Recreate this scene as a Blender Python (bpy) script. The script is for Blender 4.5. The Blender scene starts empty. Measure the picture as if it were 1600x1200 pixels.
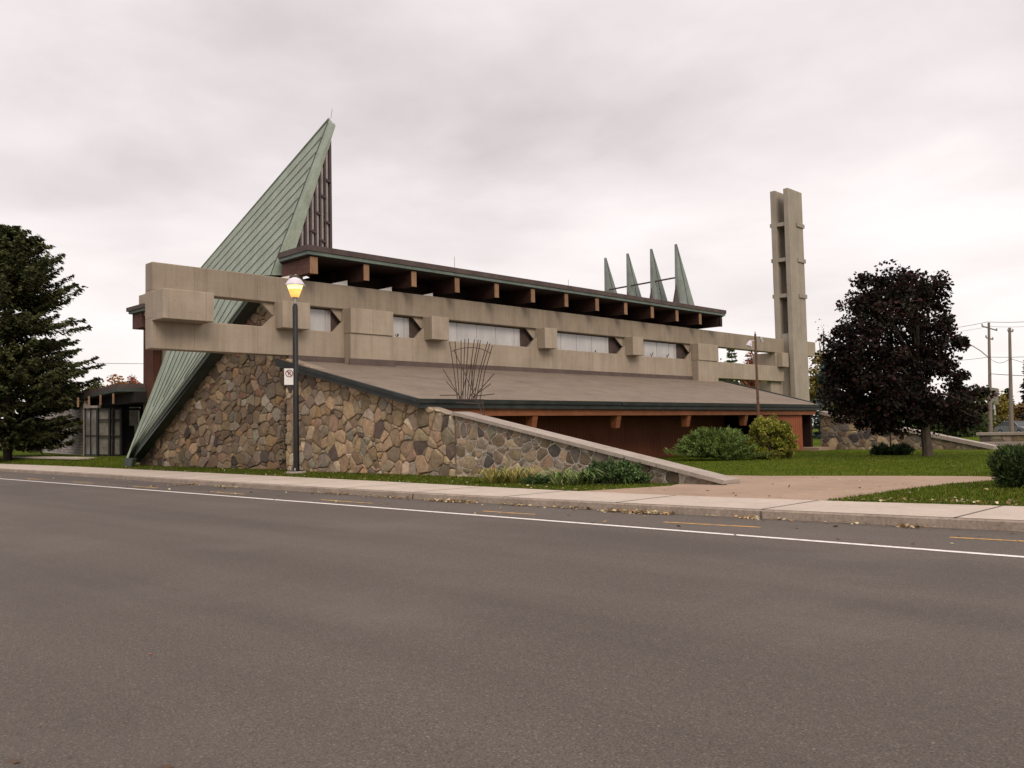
import bpy, math, random
import numpy as np
from mathutils import Vector, Matrix

random.seed(7); rng = np.random.default_rng(7)
sc = bpy.context.scene
col = sc.collection

# ------------------------------------------------------------------ camera (calibrated from the two vanishing points)
F_PX = 1373.1
cx, cy = 800., 600.
_vx = np.array([-600-cx, 702-cy, F_PX]); _vy = np.array([2150-cx, 645-cy, F_PX])
AX = -_vx/np.linalg.norm(_vx); AY = _vy/np.linalg.norm(_vy); AY -= AX*AX.dot(AY); AY /= np.linalg.norm(AY)
AZ = np.cross(AX, AY)
RW = np.stack([AX, AY, AZ])            # camera (x right, y down, z forward) -> world
CAM = np.array([0, 0, 1.6])
def ray(u, v): return RW @ np.array([u-cx, v-cy, F_PX])
def on(u, v, ax, val):                 # point of the line of sight on the world plane axis = val
    d = ray(u, v); return CAM + d*((val-CAM[ax])/d[ax])
def dep(u, v, D):                      # point at camera depth D
    return CAM + ray(u, v)*(D/F_PX)
def depth(p): return float((RW.T @ (np.array(p, float)-CAM))[2])

cam = bpy.data.cameras.new('camera'); cam.sensor_width = 36; cam.lens = 36*F_PX/1600; cam.clip_end = 5000; cam.clip_start = .1
co = bpy.data.objects.new('camera', cam); col.objects.link(co); sc.camera = co
r_, u_, b_ = RW@np.array([1,0,0]), RW@np.array([0,-1,0]), RW@np.array([0,0,-1])
co.matrix_world = Matrix(((r_[0],u_[0],b_[0],CAM[0]),(r_[1],u_[1],b_[1],CAM[1]),(r_[2],u_[2],b_[2],CAM[2]),(0,0,0,1)))

# ------------------------------------------------------------------ materials
def lin(r, g, b): return tuple(((c/255)/12.92 if c/255 <= .04045 else ((c/255+.055)/1.055)**2.4) for c in (r, g, b)) + (1,)
class NT:
    def __init__(s, name):
        s.m = bpy.data.materials.new(name); s.m.use_nodes = True
        s.t = s.m.node_tree; s.n = s.t.nodes; s.l = s.t.links
        s.b = s.n['Principled BSDF']; s.tc = s.n.new('ShaderNodeTexCoord')
    def noise(s, scale, detail=4, rough=.55, stretch=(1,1,1), coord='Object', dist=0):
        mp = s.n.new('ShaderNodeMapping'); mp.inputs['Scale'].default_value = stretch
        s.l.new(s.tc.outputs[coord], mp.inputs['Vector'])
        n = s.n.new('ShaderNodeTexNoise'); n.inputs['Scale'].default_value = scale; n.inputs['Detail'].default_value = detail
        n.inputs['Roughness'].default_value = rough; n.inputs['Distortion'].default_value = dist
        s.l.new(mp.outputs[0], n.inputs['Vector']); return n.outputs['Fac']
    def ramp(s, fac, stops):
        r = s.n.new('ShaderNodeValToRGB'); e = r.color_ramp.elements
        while len(e) < len(stops): e.new(.5)
        for i, (p, c) in enumerate(stops):
            e[i].position = p; e[i].color = c if len(c) == 4 else tuple(c)+(1,)
        s.l.new(fac, r.inputs['Fac']); return r.outputs['Color']
    def g(s, fac, a, b, lo=0., hi=1.): return s.ramp(fac, [(a, (lo,)*3), (b, (hi,)*3)])
    def mix(s, a, b, fac, mode='MIX'):
        m = s.n.new('ShaderNodeMix'); m.data_type = 'RGBA'; m.blend_type = mode
        for sock, val in ((m.inputs[6], a), (m.inputs[7], b), (m.inputs[0], fac)):
            if isinstance(val, (tuple, list)): sock.default_value = val if len(val) == 4 else tuple(val)+(1,)
            elif isinstance(val, (int, float)): sock.default_value = val
            else: s.l.new(val, sock)
        return m.outputs[2]
    def math(s, op, a, b=0.):
        m = s.n.new('ShaderNodeMath'); m.operation = op
        for sock, val in ((m.inputs[0], a), (m.inputs[1], b)):
            if isinstance(val, (int, float)): sock.default_value = val
            else: s.l.new(val, sock)
        return m.outputs[0]
    def attr(s):
        a = s.n.new('ShaderNodeAttribute'); a.attribute_name = 'Col'; return a.outputs['Color']
    def bump(s, h, strength=.3, dist=.02):
        b = s.n.new('ShaderNodeBump'); b.inputs['Strength'].default_value = strength; b.inputs['Distance'].default_value = dist
        s.l.new(h, b.inputs['Height']); s.l.new(b.outputs[0], s.b.inputs['Normal'])
    def out(s, c, rough=.8, spec=.3, metal=0.):
        if isinstance(c, tuple): s.b.inputs['Base Color'].default_value = c
        else: s.l.new(c, s.b.inputs['Base Color'])
        if isinstance(rough, (int, float)): s.b.inputs['Roughness'].default_value = rough
        else: s.l.new(rough, s.b.inputs['Roughness'])
        s.b.inputs['Specular IOR Level'].default_value = spec; s.b.inputs['Metallic'].default_value = metal
        return s.m
def c3(r, g, b): return (r, g, b, 1)
def simple(name, a, b, scale=3, rough=.8, spec=.3, bump=0, stretch=(1,1,1), metal=0, detail=5):
    t = NT(name); n = t.noise(scale, detail, .6, stretch)
    if bump: t.bump(n, bump)
    return t.out(t.ramp(n, [(.3, a), (.7, b)]), rough, spec, metal)

M = {}
# asphalt: fine aggregate, wide tonal patches, faint wheel bands along the road
t = NT('asphalt')
fine = t.noise(70, 4, .75); mid = t.noise(16, 5, .7); big = t.noise(.22, 5, .6); band = t.noise(.55, 3, .5, (.10, 1, 1))
base = t.ramp(big, [(.3, c3(.079,.066,.057)), (.7, c3(.092,.077,.067))])
base = t.mix(base, t.ramp(band, [(.35, c3(.76,.75,.74)), (.65, c3(1.12,1.12,1.12))]), .7, 'MULTIPLY')
base = t.mix(base, t.ramp(mid, [(.3, c3(.86,.86,.86)), (.7, c3(1.14,1.14,1.14))]), .8, 'MULTIPLY')
base = t.mix(base, t.ramp(fine, [(.30, c3(.40,.40,.40)), (.5, c3(1,1,1)), (.72, c3(1.9,1.85,1.75))]), .85, 'MULTIPLY')
vo = t.n.new('ShaderNodeTexVoronoi'); vo.inputs['Scale'].default_value = 30; t.l.new(t.tc.outputs['Object'], vo.inputs['Vector'])
base = t.mix(base, c3(.30,.28,.25), t.math('MULTIPLY', t.g(vo.outputs['Distance'], .07, .14, .6, 0), t.g(t.noise(5,2), .5, .65)))
ag = t.n.new('ShaderNodeTexVoronoi'); ag.inputs['Scale'].default_value = 85; t.l.new(t.tc.outputs['Object'], ag.inputs['Vector'])
sp_ = t.n.new('ShaderNodeSeparateColor'); t.l.new(ag.outputs['Color'], sp_.inputs[0])
base = t.mix(base, t.ramp(sp_.outputs[0], [(.0, c3(.50,.49,.49)), (.14, c3(.92,.92,.92)), (.88, c3(1.02,1.02,1.02)), (.99, c3(1.75,1.68,1.55))]), .8, 'MULTIPLY')
dust = t.math('MULTIPLY', t.g(t.noise(.35, 4, .6), .52, .75), .22)
base = t.mix(base, c3(.17,.15,.135), dust)
t.bump(fine, .5, .012); M['asphalt'] = t.out(base, .85, .25)

def concrete(name, a, b, streak=.5, sc_=1.0):
    t = NT(name); n = t.noise(.7*sc_, 6, .65); f = t.noise(22, 4, .7); s1 = t.noise(2.2, 5, .65, (1, 1, .12)); s2 = t.noise(6, 3, .6, (1,1,.06))
    c = t.ramp(n, [(.3, a), (.72, b)])
    c = t.mix(c, t.ramp(s1, [(.32, c3(.62,.60,.57)), (.55, c3(1,1,1))]), streak, 'MULTIPLY')
    c = t.mix(c, t.ramp(s2, [(.34, c3(.72,.70,.68)), (.5, c3(1,1,1))]), streak*.7, 'MULTIPLY')
    c = t.mix(c, t.ramp(f, [(.3, c3(.82,.82,.82)), (.7, c3(1.12,1.12,1.12))]), .7, 'MULTIPLY')
    v = t.n.new('ShaderNodeTexVoronoi'); v.inputs['Scale'].default_value = 1.9; t.l.new(t.tc.outputs['Object'], v.inputs['Vector'])
    c = t.mix(c, c3(.16,.14,.12), t.math('MULTIPLY', t.g(v.outputs['Distance'], .03, .06, 1, 0), .7))
    sx = t.n.new('ShaderNodeSeparateXYZ'); t.l.new(t.tc.outputs['Object'], sx.inputs[0])
    fr = t.math('FRACT', t.math('MULTIPLY', t.math('ADD', sx.outputs[1], 1.9), 1/2.655))
    c = t.mix(c, c3(.10,.085,.07), t.math('MULTIPLY', t.g(t.math('ABSOLUTE', t.math('SUBTRACT', fr, .5)), .002, .009, 1, 0), .38))
    c = t.mix(c, t.ramp(t.math('FRACT', t.math('MULTIPLY', sx.outputs[2], 3.55)), [(0, c3(.90,.90,.90)), (.06, c3(1,1,1)), (.94, c3(1,1,1)), (1, c3(.90,.90,.90))]), .6, 'MULTIPLY')
    t.bump(f, .25, .01); return t.out(c, .88, .2)
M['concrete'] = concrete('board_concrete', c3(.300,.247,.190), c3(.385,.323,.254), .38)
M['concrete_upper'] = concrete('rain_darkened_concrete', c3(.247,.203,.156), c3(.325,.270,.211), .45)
M['towerc'] = concrete('tower_concrete', c3(.28,.243,.198), c3(.36,.315,.262), .32)
M['annexc'] = concrete('plinth_concrete', c3(.12,.12,.105), c3(.2,.19,.17), .4)
# pavement
t = NT('pavement'); n = t.noise(.8, 6, .65); f = t.noise(40, 3, .7); m_ = t.noise(5, 5, .7)
c = t.ramp(n, [(.3, c3(.375,.315,.262)), (.7, c3(.455,.385,.322))]); c = t.mix(c, t.ramp(f, [(.3, c3(.85,.85,.85)), (.7, c3(1.1,1.1,1.1))]), .8, 'MULTIPLY')
c = t.mix(c, t.ramp(m_, [(.30, c3(.74,.72,.69)), (.5, c3(1,1,1))]), .6, 'MULTIPLY'); t.bump(f, .2, .005)
M['pavement'] = t.out(c, .9, .2)
t = NT('kerb'); n = t.noise(1.3, 6, .7); f = t.noise(18, 4, .7)
c = t.ramp(n, [(.3, c3(.215,.172,.138)), (.7, c3(.34,.275,.222))]); c = t.mix(c, t.ramp(f, [(.3, c3(.6,.6,.6)), (.65, c3(1.1,1.1,1.1))]), .8, 'MULTIPLY')
M['kerb'] = t.out(c, .9, .2)
t = NT('walkway'); n = t.noise(.5, 6, .65); f = t.noise(30, 3, .7); m_ = t.noise(3, 5, .7)
c = t.ramp(n, [(.3, c3(.255,.178,.128)), (.7, c3(.325,.232,.168))]); c = t.mix(c, t.ramp(m_, [(.30, c3(.72,.68,.65)), (.5, c3(1,1,1))]), .6, 'MULTIPLY')
c = t.mix(c, t.ramp(f, [(.3, c3(.85,.85,.85)), (.7, c3(1.1,1.1,1.1))]), .8, 'MULTIPLY'); M['walkway'] = t.out(c, .9, .2)
M['joint'] = simple('joint_dirt', c3(.05,.04,.035), c3(.12,.10,.085), 12)
t = NT('white_line'); n = t.noise(9, 5, .7); f = t.noise(60, 3, .7)
c = t.mix(c3(.74,.70,.66), c3(.35,.32,.30), t.g(n, .52, .72)); c = t.mix(c, t.ramp(f, [(.36, c3(.45,.43,.42)), (.5, c3(1,1,1))]), .8, 'MULTIPLY'); M['wline'] = t.out(c, .7, .3)
t = NT('yellow_line'); n = t.noise(7, 5, .75); c = t.mix(c3(.58,.31,.06), c3(.17,.13,.10), t.g(n, .45, .62)); M['yline'] = t.out(c, .75, .3)
# ground
t = NT('soil'); n = t.noise(.3, 6, .6); M['soil'] = t.out(t.ramp(n, [(.3, c3(.035,.05,.014)), (.7, c3(.07,.075,.025))]), .95, .1)
t = NT('turf'); n = t.noise(.5, 6, .65); f = t.noise(14, 5, .75); b2 = t.noise(.15, 3, .5)
c = t.ramp(n, [(.28, c3(.046,.072,.006)), (.55, c3(.068,.098,.009)), (.8, c3(.110,.116,.020))])
c = t.mix(c, t.ramp(b2, [(.35, c3(.82,.88,.8)), (.65, c3(1.14,1.06,1.1))]), .9, 'MULTIPLY')
c = t.mix(c, t.ramp(f, [(.25, c3(.45,.45,.4)), (.7, c3(1.35,1.3,1.2))]), .9, 'MULTIPLY'); t.bump(f, .9, .04); M['turf'] = t.out(c, .95, .02)
def vcol(name, rough=.7, spec=.2, trans=0., noise=0.):
    t = NT(name); c = t.attr()
    if noise: c = t.mix(c, t.ramp(t.noise(noise, 4, .65), [(.28, c3(.55,.55,.55)), (.7, c3(1.35,1.33,1.3))]), .8, 'MULTIPLY')
    m = t.out(c, rough, spec)
    if trans:
        tr = t.n.new('ShaderNodeBsdfTranslucent'); t.l.new(c, tr.inputs['Color']); mx = t.n.new('ShaderNodeMixShader'); mx.inputs[0].default_value = trans
        t.l.new(t.b.outputs[0], mx.inputs[1]); t.l.new(tr.outputs[0], mx.inputs[2]); t.l.new(mx.outputs[0], t.n['Material Output'].inputs['Surface'])
    return m
M['leaf'] = vcol('leaf', .65, .18, .22)
M['needle'] = vcol('needle', .75, .1, .1)
M['blade'] = vcol('grass_blade', .85, .03, .25)
M['dead'] = vcol('dry_leaf', .75, .2, .15)
# stone: colour of each stone from its own attribute, mottled
t = NT('field_stone'); a = t.attr(); n = t.noise(5, 6, .7); f = t.noise(26, 4, .75); g3 = t.noise(1.6, 3, .6)
c = t.mix(a, t.ramp(n, [(.28, c3(.58,.56,.55)), (.72, c3(1.35,1.33,1.30))]), .85, 'MULTIPLY')
c = t.mix(c, t.ramp(f, [(.3, c3(.62,.62,.62)), (.7, c3(1.3,1.3,1.3))]), .7, 'MULTIPLY')
t.bump(t.mix(n, f, .5), .9, .05); M['stone'] = t.out(c, .9, .2)
M['mortar_dark'] = simple('dark_mortar', c3(.10,.083,.066), c3(.19,.16,.13), 8, .95, .1, .4)
M['mortar_mid'] = simple('tan_mortar', c3(.19,.155,.12), c3(.29,.24,.19), 8, .95, .1, .4)
M['mortar_light'] = simple('pale_mortar', c3(.33,.295,.25), c3(.46,.41,.35), 8, .95, .1, .4)
t = NT('coping_stone'); n = t.noise(1.2, 6, .7); f = t.noise(16, 4, .7)
c = t.ramp(n, [(.3, c3(.26,.22,.19)), (.7, c3(.37,.315,.27))]); c = t.mix(c, t.ramp(f, [(.3, c3(.65,.65,.65)), (.65, c3(1.1,1.1,1.1))]), .7, 'MULTIPLY'); M['coping'] = t.out(c, .9, .2)
# copper patina
def copper(name, a, b, k=1.):
    t = NT(name); n = t.noise(.9, 6, .65); s = t.noise(2.5, 5, .65, (1,1,.25)); f = t.noise(9, 4, .7)
    c = t.ramp(n, [(.28, a), (.72, b)]); c = t.mix(c, t.ramp(s, [(.3, c3(.72,.70,.66)), (.6, c3(1.06,1.06,1.06))]), .8, 'MULTIPLY')
    c = t.mix(c, t.ramp(f, [(.3, c3(.85,.85,.85)), (.7, c3(1.1,1.1,1.1))]), .8, 'MULTIPLY')
    t.bump(f, .12, .01); return t.out(c, .6, .3)
M['copper'] = copper('patina_copper', c3(.205,.245,.196), c3(.275,.315,.257))
M['copperband'] = copper('patina_flashing', c3(.215,.262,.208), c3(.275,.322,.26))
M['seam'] = copper('dark_seam', c3(.045,.060,.048), c3(.075,.095,.078))  # dark green of the standing seams
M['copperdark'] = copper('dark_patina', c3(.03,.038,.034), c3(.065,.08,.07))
M['fincopper'] = copper('weathered_fin', c3(.16,.185,.17), c3(.25,.285,.26))
M['drip'] = copper('drip_edge_patina', c3(.085,.115,.10), c3(.165,.205,.18))
M['gutter'] = simple('dark_gutter', c3(.014,.017,.016), c3(.034,.039,.037), 2, .55, .3)
t = NT('roof_felt'); n = t.noise(.8, 6, .7); f = t.noise(18, 5, .8); st = t.noise(1.2, 6, .75, (1,.45,1)); v = t.n.new('ShaderNodeTexVoronoi'); v.inputs['Scale'].default_value = 1.1; t.l.new(t.tc.outputs['Object'], v.inputs['Vector'])
c = t.ramp(n, [(.3, c3(.160,.128,.100)), (.7, c3(.212,.170,.134))]); c = t.mix(c, t.ramp(f, [(.3, c3(.62,.62,.62)), (.7, c3(1.3,1.3,1.3))]), .8, 'MULTIPLY')
c = t.mix(c, t.ramp(st, [(.33, c3(.68,.67,.66)), (.52, c3(1,1,1))]), .6, 'MULTIPLY')
c = t.mix(c, c3(.05,.042,.036), t.math('MULTIPLY', t.g(v.outputs['Distance'], .05, .09, 1, 0), t.g(t.noise(.9, 3), .5, .6)))
sy = t.n.new('ShaderNodeSeparateXYZ'); t.l.new(t.tc.outputs['Object'], sy.inputs[0]); fx = t.math('FRACT', t.math('MULTIPLY', sy.outputs[0], 1.09))
c = t.mix(c, c3(.10,.082,.068), t.math('MULTIPLY', t.g(fx, .015, .04, 1, 0), t.g(t.noise(.8, 3), .42, .62, 0, .55))); t.bump(f, .5, .02); M['felt'] = t.out(c, .95, .15)
M['flashing'] = simple('brown_flashing', c3(.075,.052,.045), c3(.115,.085,.074), 1.5, .7, .3)
M['fascia'] = simple('brown_fascia', c3(.055,.036,.033), c3(.095,.068,.062), 1.5, .7, .3)
def wood(name, a, b, stretch, planks=None, rough=.7):
    t = NT(name); n = t.noise(3, 6, .65, stretch); m2 = t.noise(.8, 4, .6)
    c = t.ramp(n, [(.3, a), (.7, b)]); c = t.mix(c, t.ramp(m2, [(.3, c3(.7,.7,.7)), (.6, c3(1.05,1.05,1.05))]), .7, 'MULTIPLY')
    if planks:
        sep = t.n.new('ShaderNodeSeparateXYZ'); t.l.new(t.tc.outputs['Object'], sep.inputs[0])
        fr = t.math('FRACT', t.math('MULTIPLY', sep.outputs[1], planks))
        c = t.mix(c, c3(.012,.007,.006), t.g(fr, .03, .10, 1, 0))
    t.bump(n, .2, .01); return t.out(c, rough, .25)
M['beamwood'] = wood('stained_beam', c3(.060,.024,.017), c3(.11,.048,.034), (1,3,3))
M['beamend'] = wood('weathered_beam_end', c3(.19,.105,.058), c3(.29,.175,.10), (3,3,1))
M['darkrafter'] = wood('shaded_rafter', c3(.024,.010,.008), c3(.045,.020,.015), (1,3,3))  # shade under the roof is put into this wood's colour
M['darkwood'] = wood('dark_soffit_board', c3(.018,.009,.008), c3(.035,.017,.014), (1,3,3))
M['redwood'] = wood('red_plank_wall', c3(.12,.033,.014), c3(.18,.054,.024), (3,3,.3), 5)
M['redpanel'] = wood('bright_red_plank', c3(.21,.060,.026), c3(.30,.092,.042), (3,3,.3), 4)
M['eavewood'] = wood('orange_eave_wood', c3(.15,.052,.022), c3(.24,.09,.04), (3,1,3))
M['pierwood'] = wood('brown_pier_wood', c3(.06,.022,.014), c3(.10,.042,.028), (3,3,.3))
M['screen'] = simple('purple_brown_louvre', c3(.035,.022,.024), c3(.065,.042,.044), 2, .6, .3)
M['screenlit'] = simple('grey_mullion', c3(.20,.18,.175), c3(.32,.29,.28), 2, .5, .4)
t = NT('white_glazing'); n = t.noise(1.2, 5, .6, (1,1,.4)); f = t.noise(9, 4, .7, (1, 1, .2))
c = t.ramp(n, [(.3, c3(.34,.33,.33)), (.7, c3(.47,.455,.45))]); c = t.mix(c, t.ramp(f, [(.3, c3(.85,.85,.85)), (.6, c3(1,1,1))]), .7, 'MULTIPLY'); t.b.inputs['Coat Weight'].default_value = 1.; t.b.inputs['Coat Roughness'].default_value = .06; M['pane'] = t.out(c, .3, .5)
M['skywhite'] = simple('sky_gap_white', c3(.80,.77,.76), c3(.88,.86,.85), 2, .3, .5)  # brightness of the sky put into a surface colour
M['jamb'] = simple('brown_jamb', c3(.05,.034,.030), c3(.085,.060,.052), 3, .7, .3)
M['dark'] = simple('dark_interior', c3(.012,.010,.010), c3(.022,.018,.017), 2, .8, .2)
M['blackmetal'] = simple('black_paint', c3(.007,.007,.008), c3(.016,.015,.015), 3, .5, .3)
M['rod'] = simple('rusted_rod', c3(.035,.024,.019), c3(.075,.05,.038), 5, .75, .3)
M['rustpole'] = simple('rust_pole', c3(.085,.036,.022), c3(.15,.075,.05), 6, .7, .3)
M['steel'] = simple('galvanised_steel', c3(.28,.28,.28), c3(.42,.42,.42), 5, .45, .5, metal=.4)
M['lampcap'] = simple('lamp_cap_plastic', c3(.50,.46,.52), c3(.62,.58,.64), 3, .25, .5)
t = NT('lit_amber_lens'); t.out(c3(.8,.42,.16), .3, .5)
sepz = t.n.new('ShaderNodeSeparateXYZ'); t.l.new(t.tc.outputs['Object'], sepz.inputs[0])
t.l.new(t.ramp(t.noise(3, 2), [(.3, c3(1,.34,.05)), (.7, c3(1,.45,.10))]), t.b.inputs['Emission Color']); t.b.inputs['Emission Strength'].default_value = 1.25; M['amber'] = t.m
t = NT('lamp_bulb_glow'); t.out(c3(.9,.8,.5), .3, .5); t.b.inputs['Emission Color'].default_value = c3(1,.78,.30); t.b.inputs['Emission Strength'].default_value = 1.6; M['bulb'] = t.m
M['bark'] = simple('bark', c3(.045,.034,.027), c3(.10,.078,.064), 5, .95, .1, .8, (3,3,.5))
M['signwhite'] = simple('sign_white', c3(.62,.60,.58), c3(.70,.68,.66), 3, .5, .4)
M['signred'] = simple('sign_red', c3(.16,.02,.02), c3(.20,.03,.03), 3, .5, .4)
M['signblack'] = simple('sign_black', c3(.015,.015,.015), c3(.025,.025,.025), 3, .5, .4)
M['polewood'] = simple('pole_wood', c3(.15,.12,.105), c3(.25,.21,.185), 3, .9, .2, .3, (4,4,.3))
M['wire'] = simple('wire', c3(.05,.05,.05), c3(.08,.08,.08), 2, .6, .3)
# white painted block wall
t = NT('white_block'); br = t.n.new('ShaderNodeTexBrick'); br.inputs['Scale'].default_value = 1.0; br.inputs['Brick Width'].default_value = .42; br.inputs['Row Height'].default_value = .21; br.inputs['Mortar Size'].default_value = .018
br.inputs['Color1'].default_value = c3(.55,.49,.45); br.inputs['Color2'].default_value = c3(.30,.26,.235); br.inputs['Mortar'].default_value = c3(.15,.13,.12)
mp = t.n.new('ShaderNodeMapping'); mp.inputs['Rotation'].default_value = (math.radians(90), 0, 0); t.l.new(t.tc.outputs['Object'], mp.inputs[0]); t.l.new(mp.outputs[0], br.inputs['Vector'])
M['block'] = t.out(t.mix(br.outputs['Color'], t.ramp(t.noise(3,5,.7), [(.3, c3(.75,.74,.73)), (.7, c3(1.1,1.1,1.1))]), .8, 'MULTIPLY'), .9, .2)
t = NT('dark_glass'); t.out(c3(.02,.022,.024), .3, .25); M['glass'] = t.m
t = NT('frosted_glass'); M['frost'] = t.out(t.ramp(t.noise(2.5,5,.7), [(.3, c3(.11,.105,.09)), (.7, c3(.26,.245,.21))]), .3, .5)
def paint(name, c): t = NT(name); t.b.inputs['Coat Weight'].default_value = .6; return t.out(c, .35, .5)
M['car_white'] = paint('white_car_paint', c3(.62,.62,.62)); M['car_grey'] = paint('grey_car_paint', c3(.14,.15,.17)); M['car_blue'] = paint('blue_car_paint', c3(.05,.06,.12))
M['rubber'] = simple('tyre_rubber', c3(.015,.015,.015), c3(.03,.03,.03), 5, .9, .1)
M['ivy'] = M['leaf']

# ------------------------------------------------------------------ builders
class MB:
    def __init__(s): s.v = []; s.f = []; s.mi = []; s.c = []
    def add(s, vs, fs, mi=0, c=(1,1,1)):
        o = len(s.v); s.v += [tuple(float(q) for q in p) for p in vs]
        for f in fs: s.f.append([o+i for i in f]); s.mi.append(mi); s.c.append(c)
    def box(s, x0, x1, y0, y1, z0, z1, mi=0):
        s.add([(x0,y0,z0),(x1,y0,z0),(x1,y1,z0),(x0,y1,z0),(x0,y0,z1),(x1,y0,z1),(x1,y1,z1),(x0,y1,z1)],
              [(0,3,2,1),(4,5,6,7),(0,1,5,4),(1,2,6,5),(2,3,7,6),(3,0,4,7)], mi)
    def prism(s, pts, off, mi=0, mi_side=None):   # pts: planar 3d polygon; off: extrusion vector
        n = len(pts); P = [np.array(p, float) for p in pts]; off = np.array(off, float)
        s.add(P+[p+off for p in P], [list(range(n))[::-1], list(range(n, 2*n))], mi)
        s.add(P+[p+off for p in P], [(i, (i+1) % n, n+(i+1) % n, n+i) for i in range(n)], mi if mi_side is None else mi_side)
    def yz(s, poly, x0, x1, mi=0): s.prism([(x0, y, z) for y, z in poly], (x1-x0, 0, 0), mi)
    def tube(s, pts, rad, n=8, mi=0, cap=True):
        P = [np.array(p, float) for p in pts]
        if not isinstance(rad, (list, tuple)): rad = [rad]*len(P)
        rings = []
        for i, p in enumerate(P):
            d = P[min(i+1, len(P)-1)]-P[max(i-1, 0)]; d = d/(np.linalg.norm(d)+1e-9)
            a = np.cross(d, (0,0,1) if abs(d[2]) < .9 else (1,0,0)); a /= np.linalg.norm(a); b = np.cross(d, a)
            rings.append([p+rad[i]*(a*math.cos(2*math.pi*k/n)+b*math.sin(2*math.pi*k/n)) for k in range(n)])
        vs = [q for r in rings for q in r]; fs = []
        for i in range(len(P)-1):
            for k in range(n): fs.append((i*n+k, i*n+(k+1) % n, (i+1)*n+(k+1) % n, (i+1)*n+k))
        if cap: fs.append(tuple(range(n))[::-1]); fs.append(tuple((len(P)-1)*n+k for k in range(n)))
        s.add(vs, fs, mi)
    def lathe(s, c, prof, n=20, mi=0):            # prof: (radius, z)
        vs = []; fs = []
        for r, z in prof:
            for k in range(n): vs.append((c[0]+r*math.cos(2*math.pi*k/n), c[1]+r*math.sin(2*math.pi*k/n), c[2]+z))
        for i in range(len(prof)-1):
            for k in range(n): fs.append((i*n+k, i*n+(k+1) % n, (i+1)*n+(k+1) % n, (i+1)*n+k))
        s.add(vs, fs, mi)
    def build(s, name, mats, parent=None, bevel=0., smooth=False):
        if not isinstance(mats, (list, tuple)): mats = [mats]
        me = bpy.data.meshes.new(name); me.from_pydata(s.v, [], s.f); me.update()
        for m in mats: me.materials.append(m)
        me.polygons.foreach_set('material_index', s.mi)
        at = me.color_attributes.new('Col', 'FLOAT_COLOR', 'CORNER')
        lt = np.array([len(f) for f in s.f]); cc = np.array([tuple(c)[:3]+(1,) for c in s.c], dtype=np.float32)
        at.data.foreach_set('color', np.repeat(cc, lt, axis=0).ravel())
        if smooth: me.polygons.foreach_set('use_smooth', [True]*len(s.f))
        o = bpy.data.objects.new(name, me); col.objects.link(o)
        if parent: attach(o, parent)
        if bevel:
            b = o.modifiers.new('bevel', 'BEVEL'); b.width = bevel; b.segments = 2; b.limit_method = 'ANGLE'
        return o
def attach(o, parent):                            # parents are unrotated, unscaled Empties or parts
    o.parent = parent
    base = parent
    off = Vector((0,0,0))
    while base is not None: off += base.location; base = base.parent
    o.location = Vector(o.location)-off
def mesh_np(name, V, Fc, C, mat, parent=None):    # many small faces in one mesh
    me = bpy.data.meshes.new(name); k = Fc.shape[1]
    me.vertices.add(len(V)); me.vertices.foreach_set('co', V.astype(np.float32).ravel())
    me.loops.add(Fc.size); me.loops.foreach_set('vertex_index', Fc.astype(np.int32).ravel())
    me.polygons.add(len(Fc)); me.polygons.foreach_set('loop_start', np.arange(0, Fc.size, k, dtype=np.int32))
    try: me.polygons.foreach_set('loop_total', np.full(len(Fc), k, dtype=np.int32))
    except Exception: pass
    me.update(calc_edges=True); me.materials.append(mat)
    at = me.color_attributes.new('Col', 'FLOAT_COLOR', 'CORNER')
    at.data.foreach_set('color', np.repeat(np.c_[C, np.ones(len(C))].astype(np.float32), k, axis=0).ravel())
    o = bpy.data.objects.new(name, me); col.objects.link(o)
    if parent: attach(o, parent)
    return o
def tag(o, label=None, cat=None, group=None, kind=None):
    if label: o['label'] = label
    if cat: o['category'] = cat
    if group: o['group'] = group
    if kind: o['kind'] = kind
    return o
def thing(name, label, cat, loc, group=None):
    o = bpy.data.objects.new(name, None); col.objects.link(o); o.location = Vector([float(q) for q in loc]); o.empty_display_size = .3
    return tag(o, label, cat, group)
def unit(a): return a/(np.linalg.norm(a, axis=-1, keepdims=True)+1e-9)
def leaves(P, A, size, aspect, cols, flat=.0):    # rhombic leaves: centres P, long axis A
    n = len(P); A = unit(A); R = rng.normal(size=(n,3)); R[:,2] += flat*2; B = unit(np.cross(A, R)); N = np.cross(A, B)
    s = (size*(.65+.7*rng.random(n)))[:,None] if np.isscalar(size) else size[:,None]
    w = s*aspect
    V = np.stack([P-A*s*.5, P+B*w*.5+N*s*.08, P+A*s*.5, P-B*w*.5+N*s*.08], 1).reshape(-1,3)
    Fc = np.arange(4*n).reshape(-1,4); return V, Fc, cols
def pal(cs, n, jit=.25):
    cs = np.array(cs); k = rng.integers(0, len(cs), n); c = cs[k]*(1+jit*rng.normal(size=(n,1))); return np.clip(c, .004, 1)

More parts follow.
